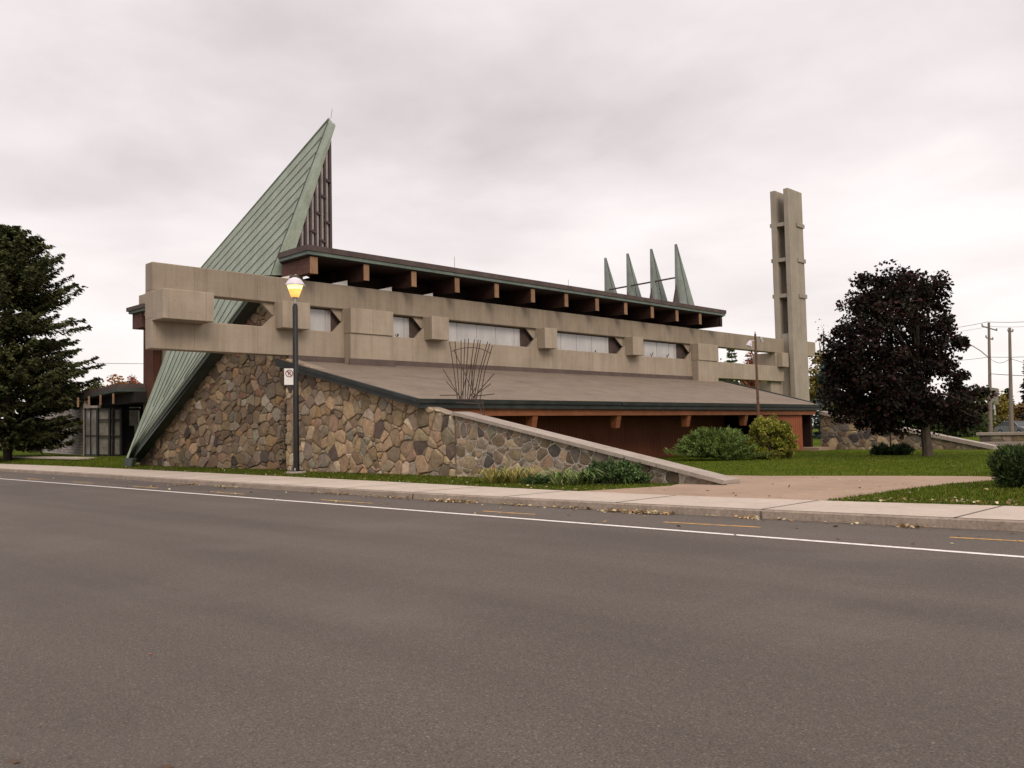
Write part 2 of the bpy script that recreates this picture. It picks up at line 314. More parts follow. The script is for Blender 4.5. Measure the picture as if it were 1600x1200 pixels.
# ------------------------------------------------------------------ world and light
w = bpy.data.worlds.new('World'); sc.world = w; w.use_nodes = True; nt = w.node_tree; N = nt.nodes; L = nt.links
bg = N['Background']; bg.inputs['Strength'].default_value = .1
sky = N.new('ShaderNodeTexSky'); sky.sky_type = 'NISHITA'; sky.sun_disc = False
SUN = np.array([.78, -.38, .62]); SUN /= np.linalg.norm(SUN)
sky.sun_elevation = math.asin(SUN[2]); sky.sun_rotation = math.atan2(SUN[0], SUN[1])
tc = N.new('ShaderNodeTexCoord'); sep = N.new('ShaderNodeSeparateXYZ'); L.new(tc.outputs['Generated'], sep.inputs[0])
def wm(op, a, b=0., c=None):
    m = N.new('ShaderNodeMath'); m.operation = op
    for s_, v_ in zip(m.inputs, (a, b) if c is None else (a, b, c)):
        if isinstance(v_, (int, float)): s_.default_value = v_
        else: L.new(v_, s_)
    return m.outputs[0]
zz = wm('ADD', wm('MAXIMUM', sep.outputs[2], 0.), .16)
px, py = wm('DIVIDE', sep.outputs[0], zz), wm('DIVIDE', sep.outputs[1], zz)
cmb = N.new('ShaderNodeCombineXYZ'); L.new(px, cmb.inputs[0]); L.new(py, cmb.inputs[1])
def wn(scale, det, rough, off=(0,0,0), dist=0.):
    mp = N.new('ShaderNodeMapping'); mp.inputs['Location'].default_value = off; L.new(cmb.outputs[0], mp.inputs[0])
    n = N.new('ShaderNodeTexNoise'); n.inputs['Scale'].default_value = scale; n.inputs['Detail'].default_value = det; n.inputs['Roughness'].default_value = rough; n.inputs['Distortion'].default_value = dist
    L.new(mp.outputs[0], n.inputs['Vector']); return n.outputs['Fac']
n1 = wn(.55, 6, .50, (3.1, 1.7, 0), .25); n2 = wn(1.6, 6, .52, (0,5,0), .15)
nn = wm('ADD', wm('MULTIPLY', n1, .62), wm('MULTIPLY', n2, .38))
rp = N.new('ShaderNodeValToRGB'); L.new(nn, rp.inputs[0]); e = rp.color_ramp.elements
e[0].position = .32; e[0].color = c3(5.9,5.3,5.2); e[1].position = .60; e[1].color = c3(10.4,9.7,9.5); x = e.new(.47); x.color = c3(8.5,7.75,7.65)
# thin warm band close to the horizon and the brighter overcast zenith (as a real overcast dome)
mr = N.new('ShaderNodeMapRange'); mr.inputs[1].default_value = .42; mr.inputs[2].default_value = .95; mr.inputs[3].default_value = 1.; mr.inputs[4].default_value = 2.2; L.new(sep.outputs[2], mr.inputs[0])
mr2 = N.new('ShaderNodeMapRange'); mr2.inputs[1].default_value = .02; mr2.inputs[2].default_value = .30; mr2.inputs[3].default_value = .75; mr2.inputs[4].default_value = 0.; L.new(sep.outputs[2], mr2.inputs[0])
mxh = N.new('ShaderNodeMix'); mxh.data_type = 'RGBA'; L.new(mr2.outputs[0], mxh.inputs[0]); L.new(rp.outputs[0], mxh.inputs[6]); mxh.inputs[7].default_value = c3(10.5,9.75,9.35)
vm = N.new('ShaderNodeVectorMath'); vm.operation = 'SCALE'; L.new(mxh.outputs[2], vm.inputs[0]); L.new(mr.outputs[0], vm.inputs['Scale'])
mx = N.new('ShaderNodeMix'); mx.data_type = 'RGBA'; mx.inputs[0].default_value = .93
L.new(sky.outputs[0], mx.inputs[6]); L.new(vm.outputs[0], mx.inputs[7]); L.new(mx.outputs[2], bg.inputs['Color'])
sl = bpy.data.lights.new('sun', 'SUN'); sl.energy = 1.5; sl.angle = math.radians(25); sl.color = (1,.86,.70)
so = bpy.data.objects.new('sun', sl); col.objects.link(so); so.rotation_euler = Vector(SUN).to_track_quat('Z', 'Y').to_euler(); so.location = (0,0,30)
sc.view_settings.view_transform = 'Standard'; sc.view_settings.look = 'None'; sc.view_settings.exposure = .1; sc.view_settings.gamma = 1; sc.view_settings.use_curve_mapping = False

# ------------------------------------------------------------------ ground
KX = [-400,-120,-51,-41,-29,-19,-12,-7.5,-3.7,4,14,40]
KY = [20.,15.6,14.35,14.25,13.8,13.58,13.62,13.82,14.15,15.2,17.,24.]
BX = [-400,-120,-63,-51,-35,-27,-18.3,-14,-8.55,-4.3,4,14,40]
BY = [23.5,18.9,17.4,17.5,16.85,16.55,16.05,15.75,15.82,16.6,18.,20.,27.]
def ky(x): return float(np.interp(x, KX, KY))
def by(x): return float(np.interp(x, BX, BY))
def smooth(fn, x): return sum(fn(x+d) for d in (-3,-1.5,0,1.5,3))/5
def gz(x, y):                                     # height of the lawn
    s = min(max((-46-x)/5, 0), 1); q = min(max((y-smooth(by, x)-.3)/3.6, 0), 1); q = q*q*(3-2*q)
    return .142 + .34*s*q
xs = np.r_[np.arange(-400, -110, 15.), np.arange(-110, 40.1, 1.)]
m = MB(); m.add([(-2500,-2500,-.06),(2500,-2500,-.06),(2500,2500,-.06),(-2500,2500,-.06)], [(0,1,2,3)]); tag(m.build('ground', M['soil']), kind='structure')
def strip(name, lo, hi, z, mat):
    m = MB(); vs = []
    for x in xs: vs += [(x, lo(x), z), (x, hi(x), z)]
    m.add(vs, [(2*i, 2*i+2, 2*i+3, 2*i+1) for i in range(len(xs)-1)]); return tag(m.build(name, mat), kind='structure')
strip('road', lambda x: -30., lambda x: smooth(ky, x)+.05, 0., M['asphalt'])
m = MB()                                          # kerb: a real step
for i in range(len(xs)-1):
    a, b = xs[i], xs[i+1]; ya, yb = smooth(ky, a), smooth(ky, b)
    m.add([(a,ya,-.04),(b,yb,-.04),(b,yb+.02,.125),(a,ya+.02,.125),(b,yb+.05,.15),(a,ya+.05,.15),(b,yb+.19,.152),(a,ya+.19,.152)], [(0,1,2,3),(3,2,4,5),(5,4,6,7)])
tag(m.build('kerb', M['kerb']), kind='structure')
strip('sidewalk', lambda x: smooth(ky, x)+.07, lambda x: smooth(by, x), .156, M['pavement'])
m = MB()
for x in np.arange(-90, 12, 3.05):
    k0, k1 = smooth(ky, x), smooth(by, x); dx = .02
    m.add([(x-dx,k0+.05,.160),(x+dx,k0+.05,.160),(x+dx-.0,k1,.160),(x-dx,k1,.160)], [(0,1,2,3)])
    if int(round(x/3.05)) % 3 == 0: m.add([(x-.02,k0-.004,.0),(x+.02,k0-.004,.0),(x+.02,k0+.015,.125),(x-.02,k0+.015,.125)], [(0,1,2,3)])
tag(m.build('pavement_joints', M['joint']), kind='structure')
m = MB(); vs = []; rows = [0,.4,.8,1.3,1.9,2.6,3.4,4.2,6,10,20,40,80,160,400]
for x in xs:
    y0 = smooth(by, x)-.06
    for r in rows: vs.append((x, y0+r, gz(x, y0+r)))
nr = len(rows)
m.add(vs, [(i*nr+j, (i+1)*nr+j, (i+1)*nr+j+1, i*nr+j+1) for i in range(len(xs)-1) for j in range(nr-1)])
tag(m.build('lawn', M['turf']), kind='structure')
WALK = [(-13.45,15.72),(-7.55,15.84),(-7.5,17.2),(-7.45,19.5),(-7.2,21.8),(-6.7,23.6),(-5.6,24.9),(-7.6,25.1),(-9.6,24.5),(-12.6,23.2),(-15,22.9),(-24,23.2),(-24,20.2),(-13.2,20.2),(-12.6,18.4)]
m = MB(); m.prism([(x,y,.10) for x,y in WALK], (0,0,.052)); tag(m.build('walkway', M['walkway']), kind='structure')
# path to the annex at far left
a0, a1 = on(128,716,2,.47), on(20,713.5,2,.47)
m = MB(); m.prism([(a0[0],a0[1]-.3,.40),(a0[0],a0[1]+.9,.40),(a1[0],a1[1]+1.2,.40),(a1[0],a1[1]-.4,.40)], (0,0,.10)); tag(m.build('path', M['pavement']), kind='structure')
strip('road_line', lambda x: 11.50, lambda x: 11.63, .004, M['wline'])
m = MB(); k = 0
for xa, xb in ((-52,-50),(-46.5,-44.5),(-41,-39),(-35.5,-33.5),(-30,-28),(-24.4,-22.4),(-18.6,-16.5),(-12.9,-11.5),(-8.7,-7.0),(-4.3,-2.7),(0,1.6),(4.3,5.9)):
    f_ = lambda x: float(np.interp(x, [-60,-18,-12,-8.7,-7,-4.2,-2,6], [12.25,12.14,12.2,12.42,12.6,12.93,13.2,14.6]))
    for a, b in ((xa, (xa+xb)/2), ((xa+xb)/2, xb)):
        m.add([(a,f_(a),.004),(b,f_(b),.004),(b,f_(b)+.085,.004),(a,f_(a)+.085,.004)], [(0,1,2,3)])
tag(m.build('yellow_dashes', M['yline']), kind='structure')

# ------------------------------------------------------------------ stone walls
def clip(poly, n, d):                             # keep n.p <= d
    out = []; k = len(poly)
    for i in range(k):
        p, q = poly[i], poly[(i+1) % k]; sp, sq = n@p-d, n@q-d
        if sp <= 0: out.append(p)
        if sp*sq < 0: out.append(p+(q-p)*(sp/(sp-sq)))
    return out
def stones(mb, poly, to3, size, aspect, palette, mortar, h=.05, wvar=.5, mi=1, minh=.015, extra=.3, rnd=(.08,.24), jz=.42, gain=1.5):
    """irregular field stones laid over a convex wall polygon (wall coordinates), each a bevelled, tilted lump"""
    P0 = [np.array(p, float) for p in poly]; A = np.array(P0); lo, hi = A.min(0), A.max(0)
    sx, sy = size*aspect, size; pts = []
    ny = int((hi[1]-lo[1])/sy)+2; nx = int((hi[0]-lo[0])/sx)+2
    for j in range(ny):
        for i in range(nx):
            p = lo+np.array([(i+.5*(j % 2)+random.uniform(-.42,.42))*sx, (j+random.uniform(-jz,jz))*sy])
            pts.append(p)
            if random.random() < extra: pts.append(p+np.array([random.uniform(-.5,.5)*sx, random.uniform(-.5,.5)*sy]))
    pts = np.array(pts); S = np.array([1/aspect, 1.]); Q = pts*S; wt = (rng.random(len(pts))**2)*wvar*size*size
    cells = []
    for i in range(len(Q)):
        D = Q-Q[i]; d2 = (D**2).sum(1); order = np.argsort(d2)[1:26]; cell = [p*S for p in P0]
        for j in order:
            n = D[j]; L2 = d2[j]; dd = n@Q[i]+(L2+wt[i]-wt[j])/2
            cell = clip(cell, n, dd-mortar*.5*math.sqrt(L2))
            if len(cell) < 3: break
        if len(cell) >= 3: cells.append([p/S for p in cell])
    lay(mb, cells, to3, palette, h, mi, minh, rnd, gain)
def lay(mb, cells, to3, palette, h, mi, minh, rnd, gain=1.3):
    for c in cells:
        if len(c) < 3: continue
        ar = .5*abs(sum(c[k][0]*c[(k+1)%len(c)][1]-c[(k+1)%len(c)][0]*c[k][1] for k in range(len(c))))
        if ar < .006: continue
        ch = []
        for k in range(len(c)):
            p, q = c[k], c[(k+1) % len(c)]; a_ = random.uniform(*rnd); bb_ = random.uniform(*rnd); ch += [p+(q-p)*a_, p+(q-p)*(1-bb_)]
        ch = [p+np.array([random.uniform(-.012,.012), random.uniform(-.012,.012)]) for p in ch]
        cen = sum(ch)/len(ch); hh = random.uniform(minh, h); tx, ty = random.uniform(-.10,.10), random.uniform(-.10,.10); n = len(ch)
        r_in = max(.72, 1-.05/math.sqrt(ar))
        r0 = [to3(p[0], p[1], -.03) for p in ch]
        r1 = [to3(*(cen+(p-cen)*.985), hh*.55) for p in ch]
        r2 = [to3(*(cen+(p-cen)*r_in), hh+tx*(p-cen)[0]+ty*(p-cen)[1]) for p in ch]
        cl = np.array(random.choices([q[0] for q in palette], [q[1] for q in palette])[0]); cl = cl*random.uniform(.66,1.34)*gain*np.array([1.03,.985,.90])*(1+.025*rng.normal(size=3))
        r3 = [to3(*(cen+(p-cen)*r_in*.55), hh+random.uniform(.006,.016)+tx*.55*(p-cen)[0]+ty*.55*(p-cen)[1]) for p in ch]
        cl = tuple(np.clip(cl, .01, .8))
        mb.add(r0+r1+r2+r3, [(g_*n+k,g_*n+(k+1)%n,(g_+1)*n+(k+1)%n,(g_+1)*n+k) for g_ in range(3) for k in range(n)]+[tuple(3*n+k for k in range(n))], mi, cl)
P_CHURCH = [((.155,.117,.083),6),((.185,.142,.10),4),((.125,.10,.08),5),((.17,.142,.118),3),((.155,.095,.068),1.2),((.24,.185,.128),1.6),((.055,.046,.044),1.1),((.21,.14,.085),1.1),((.22,.195,.17),1)]
P_GABLE = [((.20,.152,.108),5),((.235,.18,.128),5),((.165,.132,.105),4),((.265,.215,.16),2.5),((.175,.122,.095),1.4),((.33,.275,.215),1.3),((.085,.068,.062),1.2),((.245,.165,.10),1.0),((.20,.172,.148),2.5)]
P_WING = [((.175,.138,.105),4),((.14,.122,.105),4),((.115,.09,.07),2.0),((.21,.168,.122),3),((.15,.098,.08),1.2),((.07,.064,.064),1.5),((.24,.195,.14),1.5)]

XF = -31.96                                       # outer face of the concrete front
YW = 19.3                                         # face of the stone gable wall
church = thing('church', 'long modernist church with concrete beam front, copper spire and fieldstone gable', 'church', (-36, 30, .15))

# left end wall under the copper sail
def q2(u, v, y=YW+.3): p = on(u, v, 1, y); return (p[0], p[2])
m = MB(); poly = [q2(209,732),q2(272,642),q2(336,553),q2(436,428),(-31.97, q2(440,428)[1]),(-31.97,.05),(q2(209,732)[0],.05)]
poly = [(q2(209,731)[0], .04), q2(424,437), (-32.0, q2(424,437)[1]), (-32.0, .04)]
m.prism([(x, YW+.36, z) for x, z in poly], (0,.5,0), 0)
stones(m, poly, lambda a, b, h: (a, YW+.345-h, b), .34, 1.38, P_CHURCH, .022, .075, 1.1, extra=.42, rnd=(.03,.14), jz=.27, gain=1.3)
m.build('stone_end_wall', [M['mortar_dark'], M['stone']], church)
# gable wall under the low roof
zg = lambda x: np.interp(x, [-31.96,-22.97,-21.6], [4.78,2.45,2.14])
m = MB(); poly = [(-31.9,.05),(-31.9,float(zg(-31.9))),(-21.62,float(zg(-21.62))),(-21.62,.05)]
m.prism([(x, YW, z) for x, z in poly], (0,.45,0), 0)
stones(m, poly, lambda a, b, h: (a, YW-.012-h, b), .345, 1.0, P_GABLE, .022, .085, 1.7, extra=.55, rnd=(.06,.20))
m.build('stone_gable_wall', [M['mortar_mid'], M['stone']], church)

# --- concrete front: two long beams, piers and projecting boxes
ZB, Z1, Z2, ZT = 4.9, 6.03, 7.06, 8.12
BT = .6
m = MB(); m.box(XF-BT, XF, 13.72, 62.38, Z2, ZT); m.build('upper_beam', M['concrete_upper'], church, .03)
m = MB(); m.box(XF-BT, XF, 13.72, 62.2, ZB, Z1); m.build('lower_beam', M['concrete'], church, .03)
#       box start, box end, notch base, notch tip, lower pier?
PIERS = [(13.72,15.68,None,None,False),(18.83,20.12,18.25,18.78,False),(22.16,24.46,21.58,22.10,True),(26.73,27.80,26.12,26.66,False),
         (34.60,35.60,33.86,34.42,False),(42.40,43.46,41.55,42.22,False),(49.50,51.96,48.75,49.42,True),(60.9,62.3,None,None,False)]
zm = (Z1+Z2)/2
for i, (b0, b1, n0, tip, low) in enumerate(PIERS):
    pier = MB(); e_ = .012
    if n0 is None: pier.box(XF-BT-(1.3 if i == 7 else 0)+e_, XF-e_, b0, b1, Z1, Z2)
    else:
        # chevron jamb: the arrow-shaped end of the opening, splayed through the thickness of the beam
        sh = .6*(tip/32.)*.80
        def wedge(poly, x0, shift):
            k = len(poly); vs = [(x0,y,z) for y,z in poly]+[(XF-BT+e_,max(y+shift, y),z) for y,z in poly]
            pier.add(vs, [tuple(range(k))[::-1], tuple(range(k,2*k))]+[(q,(q+1)%k,k+(q+1)%k,k+q) for q in range(k)])
        wedge([(n0,Z1),(tip,zm),(b1,zm),(b1,Z1)], XF-e_, sh*.72)
        wedge([(tip,zm+.002),(n0,Z2),(b1,Z2),(b1,zm+.002)], XF-.16, sh*.72)
        pier.box(XF-.158, XF-e_, b0-.02, b1, zm+.004, Z2)
    po = pier.build('pier', M['concrete'], church)
    pr = .95 if i == 0 else .56
    bx_ = MB(); zb0, zb1 = (5.92, 7.02) if i == 0 else (5.97, 7.07)
    if i == 7: bx_.box(XF-.006, XF+.45, b0+.25, b1-.2, 5.98, 7.04)
    else: bx_.box(XF-.006, XF+pr, b0, b1, zb0, zb1)
    bx_.build('projecting_box', M['concrete'], po, .025)
    if low:
        lo_ = MB(); lo_.box(XF-.006, XF+.50, b0+.01, b1-.01, 4.35, 5.965); lo_.build('lower_pier', M['concrete'], po, .025)
# windows
WIN = [(20.12,21.75,22.5),(24.46,26.12,27.2),(27.8,33.65,35.0),(35.6,41.25,43.0),(43.46,48.35,50.2)]
for k, (y0, y1, y2) in enumerate(WIN):
    wn_ = MB(); wn_.box(XF-.60, XF-.40, y0-.1, y1, Z1-.02, Z2-.05); wo = wn_.build('window', M['pane'], church)
    for yy in np.arange(y0+1.35, y1-.2, 1.35): j = MB(); j.box(XF-.402, XF-.39, yy, yy+.018, Z1-.01, Z2-.06); j.build('mullion', M['screenlit'], wo)
    jb = MB(); jb.box(XF-.62, XF-.43, y1+.004, y2, Z1-.02, Z2-.01); jb.build('jamb_panel', M['jamb'], wo)
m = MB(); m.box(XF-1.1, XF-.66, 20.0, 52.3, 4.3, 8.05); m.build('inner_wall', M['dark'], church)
# little dead weeds standing on three window sills
for (yy, s_) in ((25.25,.22),(47.0,.32),(45.3,.36),(39.8,.15)):
    wd = MB()
    for k in range(7):
        a = random.uniform(-1,1); wd.tube([(XF-.2,yy,Z1),(XF-.2+.05*random.uniform(-1,1),yy+a*s_*.6,Z1+s_*random.uniform(.5,1))], .012, 4)
    tag(wd.build('weed', M['rod']), {25.25:'small dry weed on the sill of the second window',47.0:'tall dry weed near the right end of the last window sill',45.3:'tallest dry weed in the middle of the last window sill',39.8:'tiny dry weed on the sill of the fourth window'}[yy], 'weed', 'dry weeds on the window sills')

# --- low side roof
XE, ZE = -22.97, 2.72; ZR = 4.70
ysl = YW-.35
m = MB()
top = [(XF+.01,ysl,ZR),(XE,ysl,ZE),(XE,49.0,ZE),(XF+.01,53.2,ZR)]
m.prism(top, (0,0,-.10), 0); lr = m.build('low_roof', M['felt'], church)
fl = MB(); fl.box(XF+.004, XF+.05, 19.4, 22.14, ZR-.05, ZB+.02); fl.box(XF+.004, XF+.05, 24.48, 49.48, ZR-.05, ZB+.02)
fl.box(XF+.505, XF+.56, 22.05, 24.55, ZR-.25, ZB-.03); fl.build('flashing', M['flashing'], lr)
fa = MB()
n_ = np.array([XE-XF, 0, ZE-ZR]); n_ /= np.linalg.norm(n_)
fa.prism([(XF-.1,ysl-.02,ZR+.06),(XE+.02,ysl-.02,ZE+.03),(XE+.02,ysl-.02,ZE-.27),(XF-.1,ysl-.02,ZR-.26)], (0,-.06,0), 0)
fa.prism([(XF-.1,ysl-.09,ZR+.05),(XE+.02,ysl-.09,ZE+.02),(XE+.02,ysl-.09,ZE-.10),(XF-.1,ysl-.09,ZR-.09)], (0,-.05,0), 0)
fa.box(XE+.005, XE+.07, ysl-.08, 49.0, ZE-.30, ZE+.015, 0)
fa.prism([(XE+.075,ysl-.14,ZE+.02),(XE+.16,ysl-.14,ZE+.02),(XE+.14,ysl-.14,ZE-.13),(XE+.075,ysl-.14,ZE-.13)], (0,29.85-ysl+.14,0), 0)
fa.prism([(XE+.075,29.95,ZE+.015),(XE+.16,29.95,ZE+.015),(XE+.14,29.95,ZE-.14),(XE+.075,29.95,ZE-.14)], (0,49.1-29.95,0), 0)
fa.build('eave_gutter', M['gutter'], lr)
hp = MB(); hp.tube([(XF+.3,53.05,ZR-.03),(XE+.05,49.05,ZE-.02)], .07, 6); hp.build('verge', M['gutter'], lr)
so_ = MB(); so_.prism([(XF,ysl+.1,ZR-.16),(XE-.05,ysl+.1,ZE-.16),(XE-.05,48.9,ZE-.16),(XF,52.9,ZR-.16)], (0,0,-.04)); so_.build('soffit', M['redwood'], lr)
eb = MB(); eb.box(XE-.22, XE-.06, YW+.47, 48.4, 2.16, 2.42); eb.build('eave_beam', M['eavewood'], church)
for u in (833, 965, 1075, 1165):
    y = on(u, 652, 0, XE-.1)[1]; r = MB(); r.prism([(XE-.10,y,2.155),(XE-.55,y,2.155),(XE-.45,y,1.62),(XE-.22,y,1.62)], (0,.28,0)); r.build('eave_bracket', M['eavewood'], church)
m = MB(); m.box(-25.6, -25.4, 19.8, 42.4, .1, 3.1); m.build('plank_wall', M['redwood'], church)
m = MB(); m.box(-23.45,-23.2, 42.3, 47.05, .1, 2.155); m.build('bright_plank_panel', M['redpanel'], church)
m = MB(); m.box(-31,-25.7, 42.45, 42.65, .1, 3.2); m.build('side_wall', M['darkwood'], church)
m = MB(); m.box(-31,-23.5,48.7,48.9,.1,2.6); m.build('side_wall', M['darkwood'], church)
m = MB(); m.box(-24.3,-22.2,46.9,49.6,.12,.30); m.build('door_step', M['walkway'], church)

# --- upper roof with its rafters
XU = -30.9; YR0, YR1 = 19.68, 52.3
RP = [(XU,YR0),(XU,YR1),(-53,YR1),(-53,21.2),(-50.6,21.2),(-50.6,25),(-37.2,25),(-33.2,YR0)]
m = MB(); m.prism([(x,y,9.18) for x,y in RP], (0,0,.23)); ur = m.build('upper_roof', M['fascia'], church)
def inset(p, d):
    return [(x+(-d if x > -40 else d), y+(d if y < 40 else -d)) for x, y in p]
m = MB(); m.prism([(x,y,9.03) for x,y in [(XU-.05,YR0+.05),(XU-.05,YR1-.05),(-52.9,YR1-.05),(-52.9,21.3),(-50.7,21.3),(-50.7,25.1),(-37.3,25.1),(-33.2,YR0+.05)]], (0,0,.148)); m.build('drip_edge', M['drip'], ur)
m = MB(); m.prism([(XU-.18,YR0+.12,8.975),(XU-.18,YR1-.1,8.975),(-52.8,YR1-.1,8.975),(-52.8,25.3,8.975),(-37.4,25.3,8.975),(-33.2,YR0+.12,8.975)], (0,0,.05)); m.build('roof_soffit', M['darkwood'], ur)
RY = [20.1+2.655*i for i in range(12)]
for i, y in enumerate(RY):
    r = MB(); xb = -33.3 if i == 0 else -36
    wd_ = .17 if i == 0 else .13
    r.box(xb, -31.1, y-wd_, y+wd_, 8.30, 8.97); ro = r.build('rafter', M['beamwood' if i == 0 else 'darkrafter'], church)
    c_ = MB(); c_.box(-31.1+.001, -31.06, y-wd_-.01, y+wd_+.01, 8.27, 8.97); c_.build('end_cap', M['beamend'], ro)
m = MB(); m.box(XU-.3, XU-.16, 51.75, 52.0, 8.3, 8.97); m.box(-36, XU-.3, 51.6, 51.9, 8.3, 8.97); m.build('end_beam', M['darkwood'], church)
m = MB(); m.box(-33.4,-33.2,22.4,52,8.0,8.9); m.build('clerestory_wall', M['darkwood'], church)
for i, (a, b, h) in enumerate(((.55,.02,.24),(.75,.25,.22),(.85,.45,.18),(.9,.62,.14))):
    y = RY[i]; cp = MB(); cp.yz([(y-a-.45,8.125),(y-b,8.125),(y-b,8.125+h+.05)], -32.2, -32.14); cp.build('sky_gap_panel', M['skywhite'], church)  # added white panels in place of sky showing under the rafters
for (u, v) in ((710,401),(888,437)):
    p = on(u, v, 0, -33.5); r = MB(); r.tube([(p[0],p[1],9.3),(p[0],p[1],p[2])], .015, 5); r.build('lightning_rod', M['steel'], ur)

# --- copper spire: a sail rising from a foot on the lawn to the peak, louvred screen below its free edge
T0 = on(200, 716, 1, 18.5)
L1 = on(305, 430, 1, 22.5); RK = [on(u, v, 1, 18.95) for u, v in ((200,716),(322,553),(354,508),(380,473),(412,430))]
Rb = on(423, 430, 1, 19.75); P1 = on(515, 186, 1, 22.5); P2 = on(524.5, 196, 1, 22.2); S0 = on(449, 430, 1, 20.35); Pb = on(513, 190, 1, 22.4)
m = MB()
NS = 10; rk = [RK[0]+(RK[-1]-RK[0])*s for s in np.linspace(0,1,12)]
def lowpt(s, tt):   # s across (0 left edge .. 1 rake), tt up
    l = T0+(L1-T0)*tt; r = np.array([np.interp(tt, np.linspace(0,1,5), [q[k] for q in RK]) for k in range(3)]); return l+(r-l)*s
G = 12
gv = [lowpt(s, tt) for tt in np.linspace(0,1,G+1) for s in np.linspace(0,1,G+1)]
m.add(gv, [(j*(G+1)+i, j*(G+1)+i+1, (j+1)*(G+1)+i+1, (j+1)*(G+1)+i) for i in range(G) for j in range(G)], 0)
m.add([L1, Rb, Pb, P1], [(0,1,2),(0,2,3)], 0)
m.add([RK[-1], Rb, L1], [(0,1,2)], 0)
m.add([Rb, S0, P2, P1, Pb], [(0,1,2,4),(4,2,3)], 1)
nrm = np.cross(Rb-L1, Pb-L1); nrm /= np.linalg.norm(nrm)
if nrm@(CAM-L1) < 0: nrm = -nrm
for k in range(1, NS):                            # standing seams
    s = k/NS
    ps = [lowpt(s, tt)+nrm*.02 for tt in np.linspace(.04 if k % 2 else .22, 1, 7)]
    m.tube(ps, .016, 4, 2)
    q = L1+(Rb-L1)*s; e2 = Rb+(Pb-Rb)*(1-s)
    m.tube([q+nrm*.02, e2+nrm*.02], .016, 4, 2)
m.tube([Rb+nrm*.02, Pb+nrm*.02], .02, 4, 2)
m.tube([T0+nrm*.03, L1, P1+nrm*.03], .06, 5, 1)
bk = np.array([1.5, 1.8, -.2])                    # the sail's far side
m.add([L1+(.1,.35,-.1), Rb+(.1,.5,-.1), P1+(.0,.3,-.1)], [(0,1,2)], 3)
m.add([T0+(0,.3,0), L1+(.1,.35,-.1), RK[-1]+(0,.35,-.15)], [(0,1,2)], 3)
sp = m.build('copper_spire', [M['copper'], M['copperband'], M['seam'], M['copperdark']], church)
m = MB()
for i in range(4):
    a, b = RK[i], RK[i+1]
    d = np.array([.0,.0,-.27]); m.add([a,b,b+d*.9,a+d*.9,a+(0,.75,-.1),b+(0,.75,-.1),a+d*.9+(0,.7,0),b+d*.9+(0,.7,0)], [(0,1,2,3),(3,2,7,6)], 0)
    m.tube([a+(0,-.02,0), b+(0,-.02,0)], .045, 5, 1)
m.build('rake_edge', [M['copperdark'], M['copperband']], sp)
f0 = on(200, 731, 1, 18.4)
m = MB(); m.prism([on(194,716,1,18.3), on(193,732,1,18.3), on(204,732,1,18.3), on(208,716,1,18.3)], (0,.18,0)); m.build('foot', M['copperdark'], sp, .03)
r = MB(); r.tube([P1+(.1,0,0), P1+(.22,0,.42)], .012, 5); r.build('lightning_rod', M['steel'], sp)
# louvred screen: stands in the vertical plane below the free edge of the sail
hd = np.array([P2[0]-S0[0], P2[1]-S0[1], 0]); hl = np.linalg.norm(hd); hd /= hl; hn = np.array([hd[1], -hd[0], 0]); hn = hn if hn@(CAM-S0) > 0 else -hn
def along(u, v): d_ = ray(u, v); q_ = CAM+d_*(((S0-hn*.12-CAM)@hn)/(d_@hn)); return float((q_-S0)@hd), float(q_[2])
edge = lambda a: S0[2]+(P2[2]-S0[2])*a/hl-.03
def slab(mb, a0, a1, back, front, mi=0, zt=None):
    p = lambda a, z: S0+hd*a+np.array([0,0,z-S0[2]])-hn*(.12+back)
    mb.prism([p(a0,9.35), p(a1,9.35), p(a1,edge(a1) if zt is None else zt), p(a0,edge(a0) if zt is None else zt)], hn*(back+front), mi)
aR = along(517,300)[0]; zR = along(517,224)[1]
m = MB(); slab(m, .05, aR, .12, 0.); scn = m.build('louvre_screen', M['screen'], church)
m = MB(); slab(m, aR-.07, aR+.03, .10, .16); m.build('corner_post', M['screen'], scn)
for u in (511, 503.5, 496, 488.5, 480.5, 472):
    a = along(u, 330)[0]
    q = MB(); slab(q, a-.035, a+.04, -.002, .10); q.build('mullion', M['screenlit'], scn)
    q = MB(); slab(q, a-.11, a-.04, -.002, .17); q.build('fin', M['screen'], scn)
for (u, v) in ((513,283),(505,307),(497,333),(489,361),(511,347),(504,376)):
    a, z = along(u, v); p = lambda a_, z_: S0+hd*a_+np.array([0,0,z_-S0[2]])-hn*.12
    q = MB(); q.prism([p(a-.13,z+.08), p(a+.13,z-.05), p(a+.13,z-.15), p(a-.13,z-.02)], hn*.2); q.build('louvre', M['screen'], scn)

# --- roof lights: four copper fins in a row
for i, X in enumerate((-33.55,-35.6,-37.66,-39.68)):
    f = MB(); y = 50.5; zb = 9.38; zt = 14.12; Ln = 2.05
    pts_o = [(X+.22,y,zb),(X+.22,y+Ln,zb),(X+.02,y+.10,zt),(X+.02,y,zt)]; pts_i = [(X-.25,y+.05,zb),(X-.25,y+Ln,zb),(X-.12,y+.12,zt),(X-.12,y,zt)]
    f.add(pts_o+pts_i, [(0,1,2,3),(4,7,6,5),(0,3,7,4),(1,5,6,2),(3,2,6,7),(0,4,5,1)])
    for s in (.55,): f.tube([np.array(pts_o[0])*(1-s)+np.array(pts_o[1])*s+(.02,0,0), np.array(pts_o[3])*(1-s)+np.array(pts_o[2])*s+(.02,0,0)], .016, 4, 1)
    fo = f.build('roof_fin', [M['fincopper'], M['copperdark']], church)
    g2 = MB(); g2.prism([(X+.20,y-.01,zb),(X-.02,y-.35,zb),(X-.45,y-.2,zb),(X-.1,y-.01,zb+2.0)], (0,.05,0)); g2.build('fin_base', M['fascia'], fo)
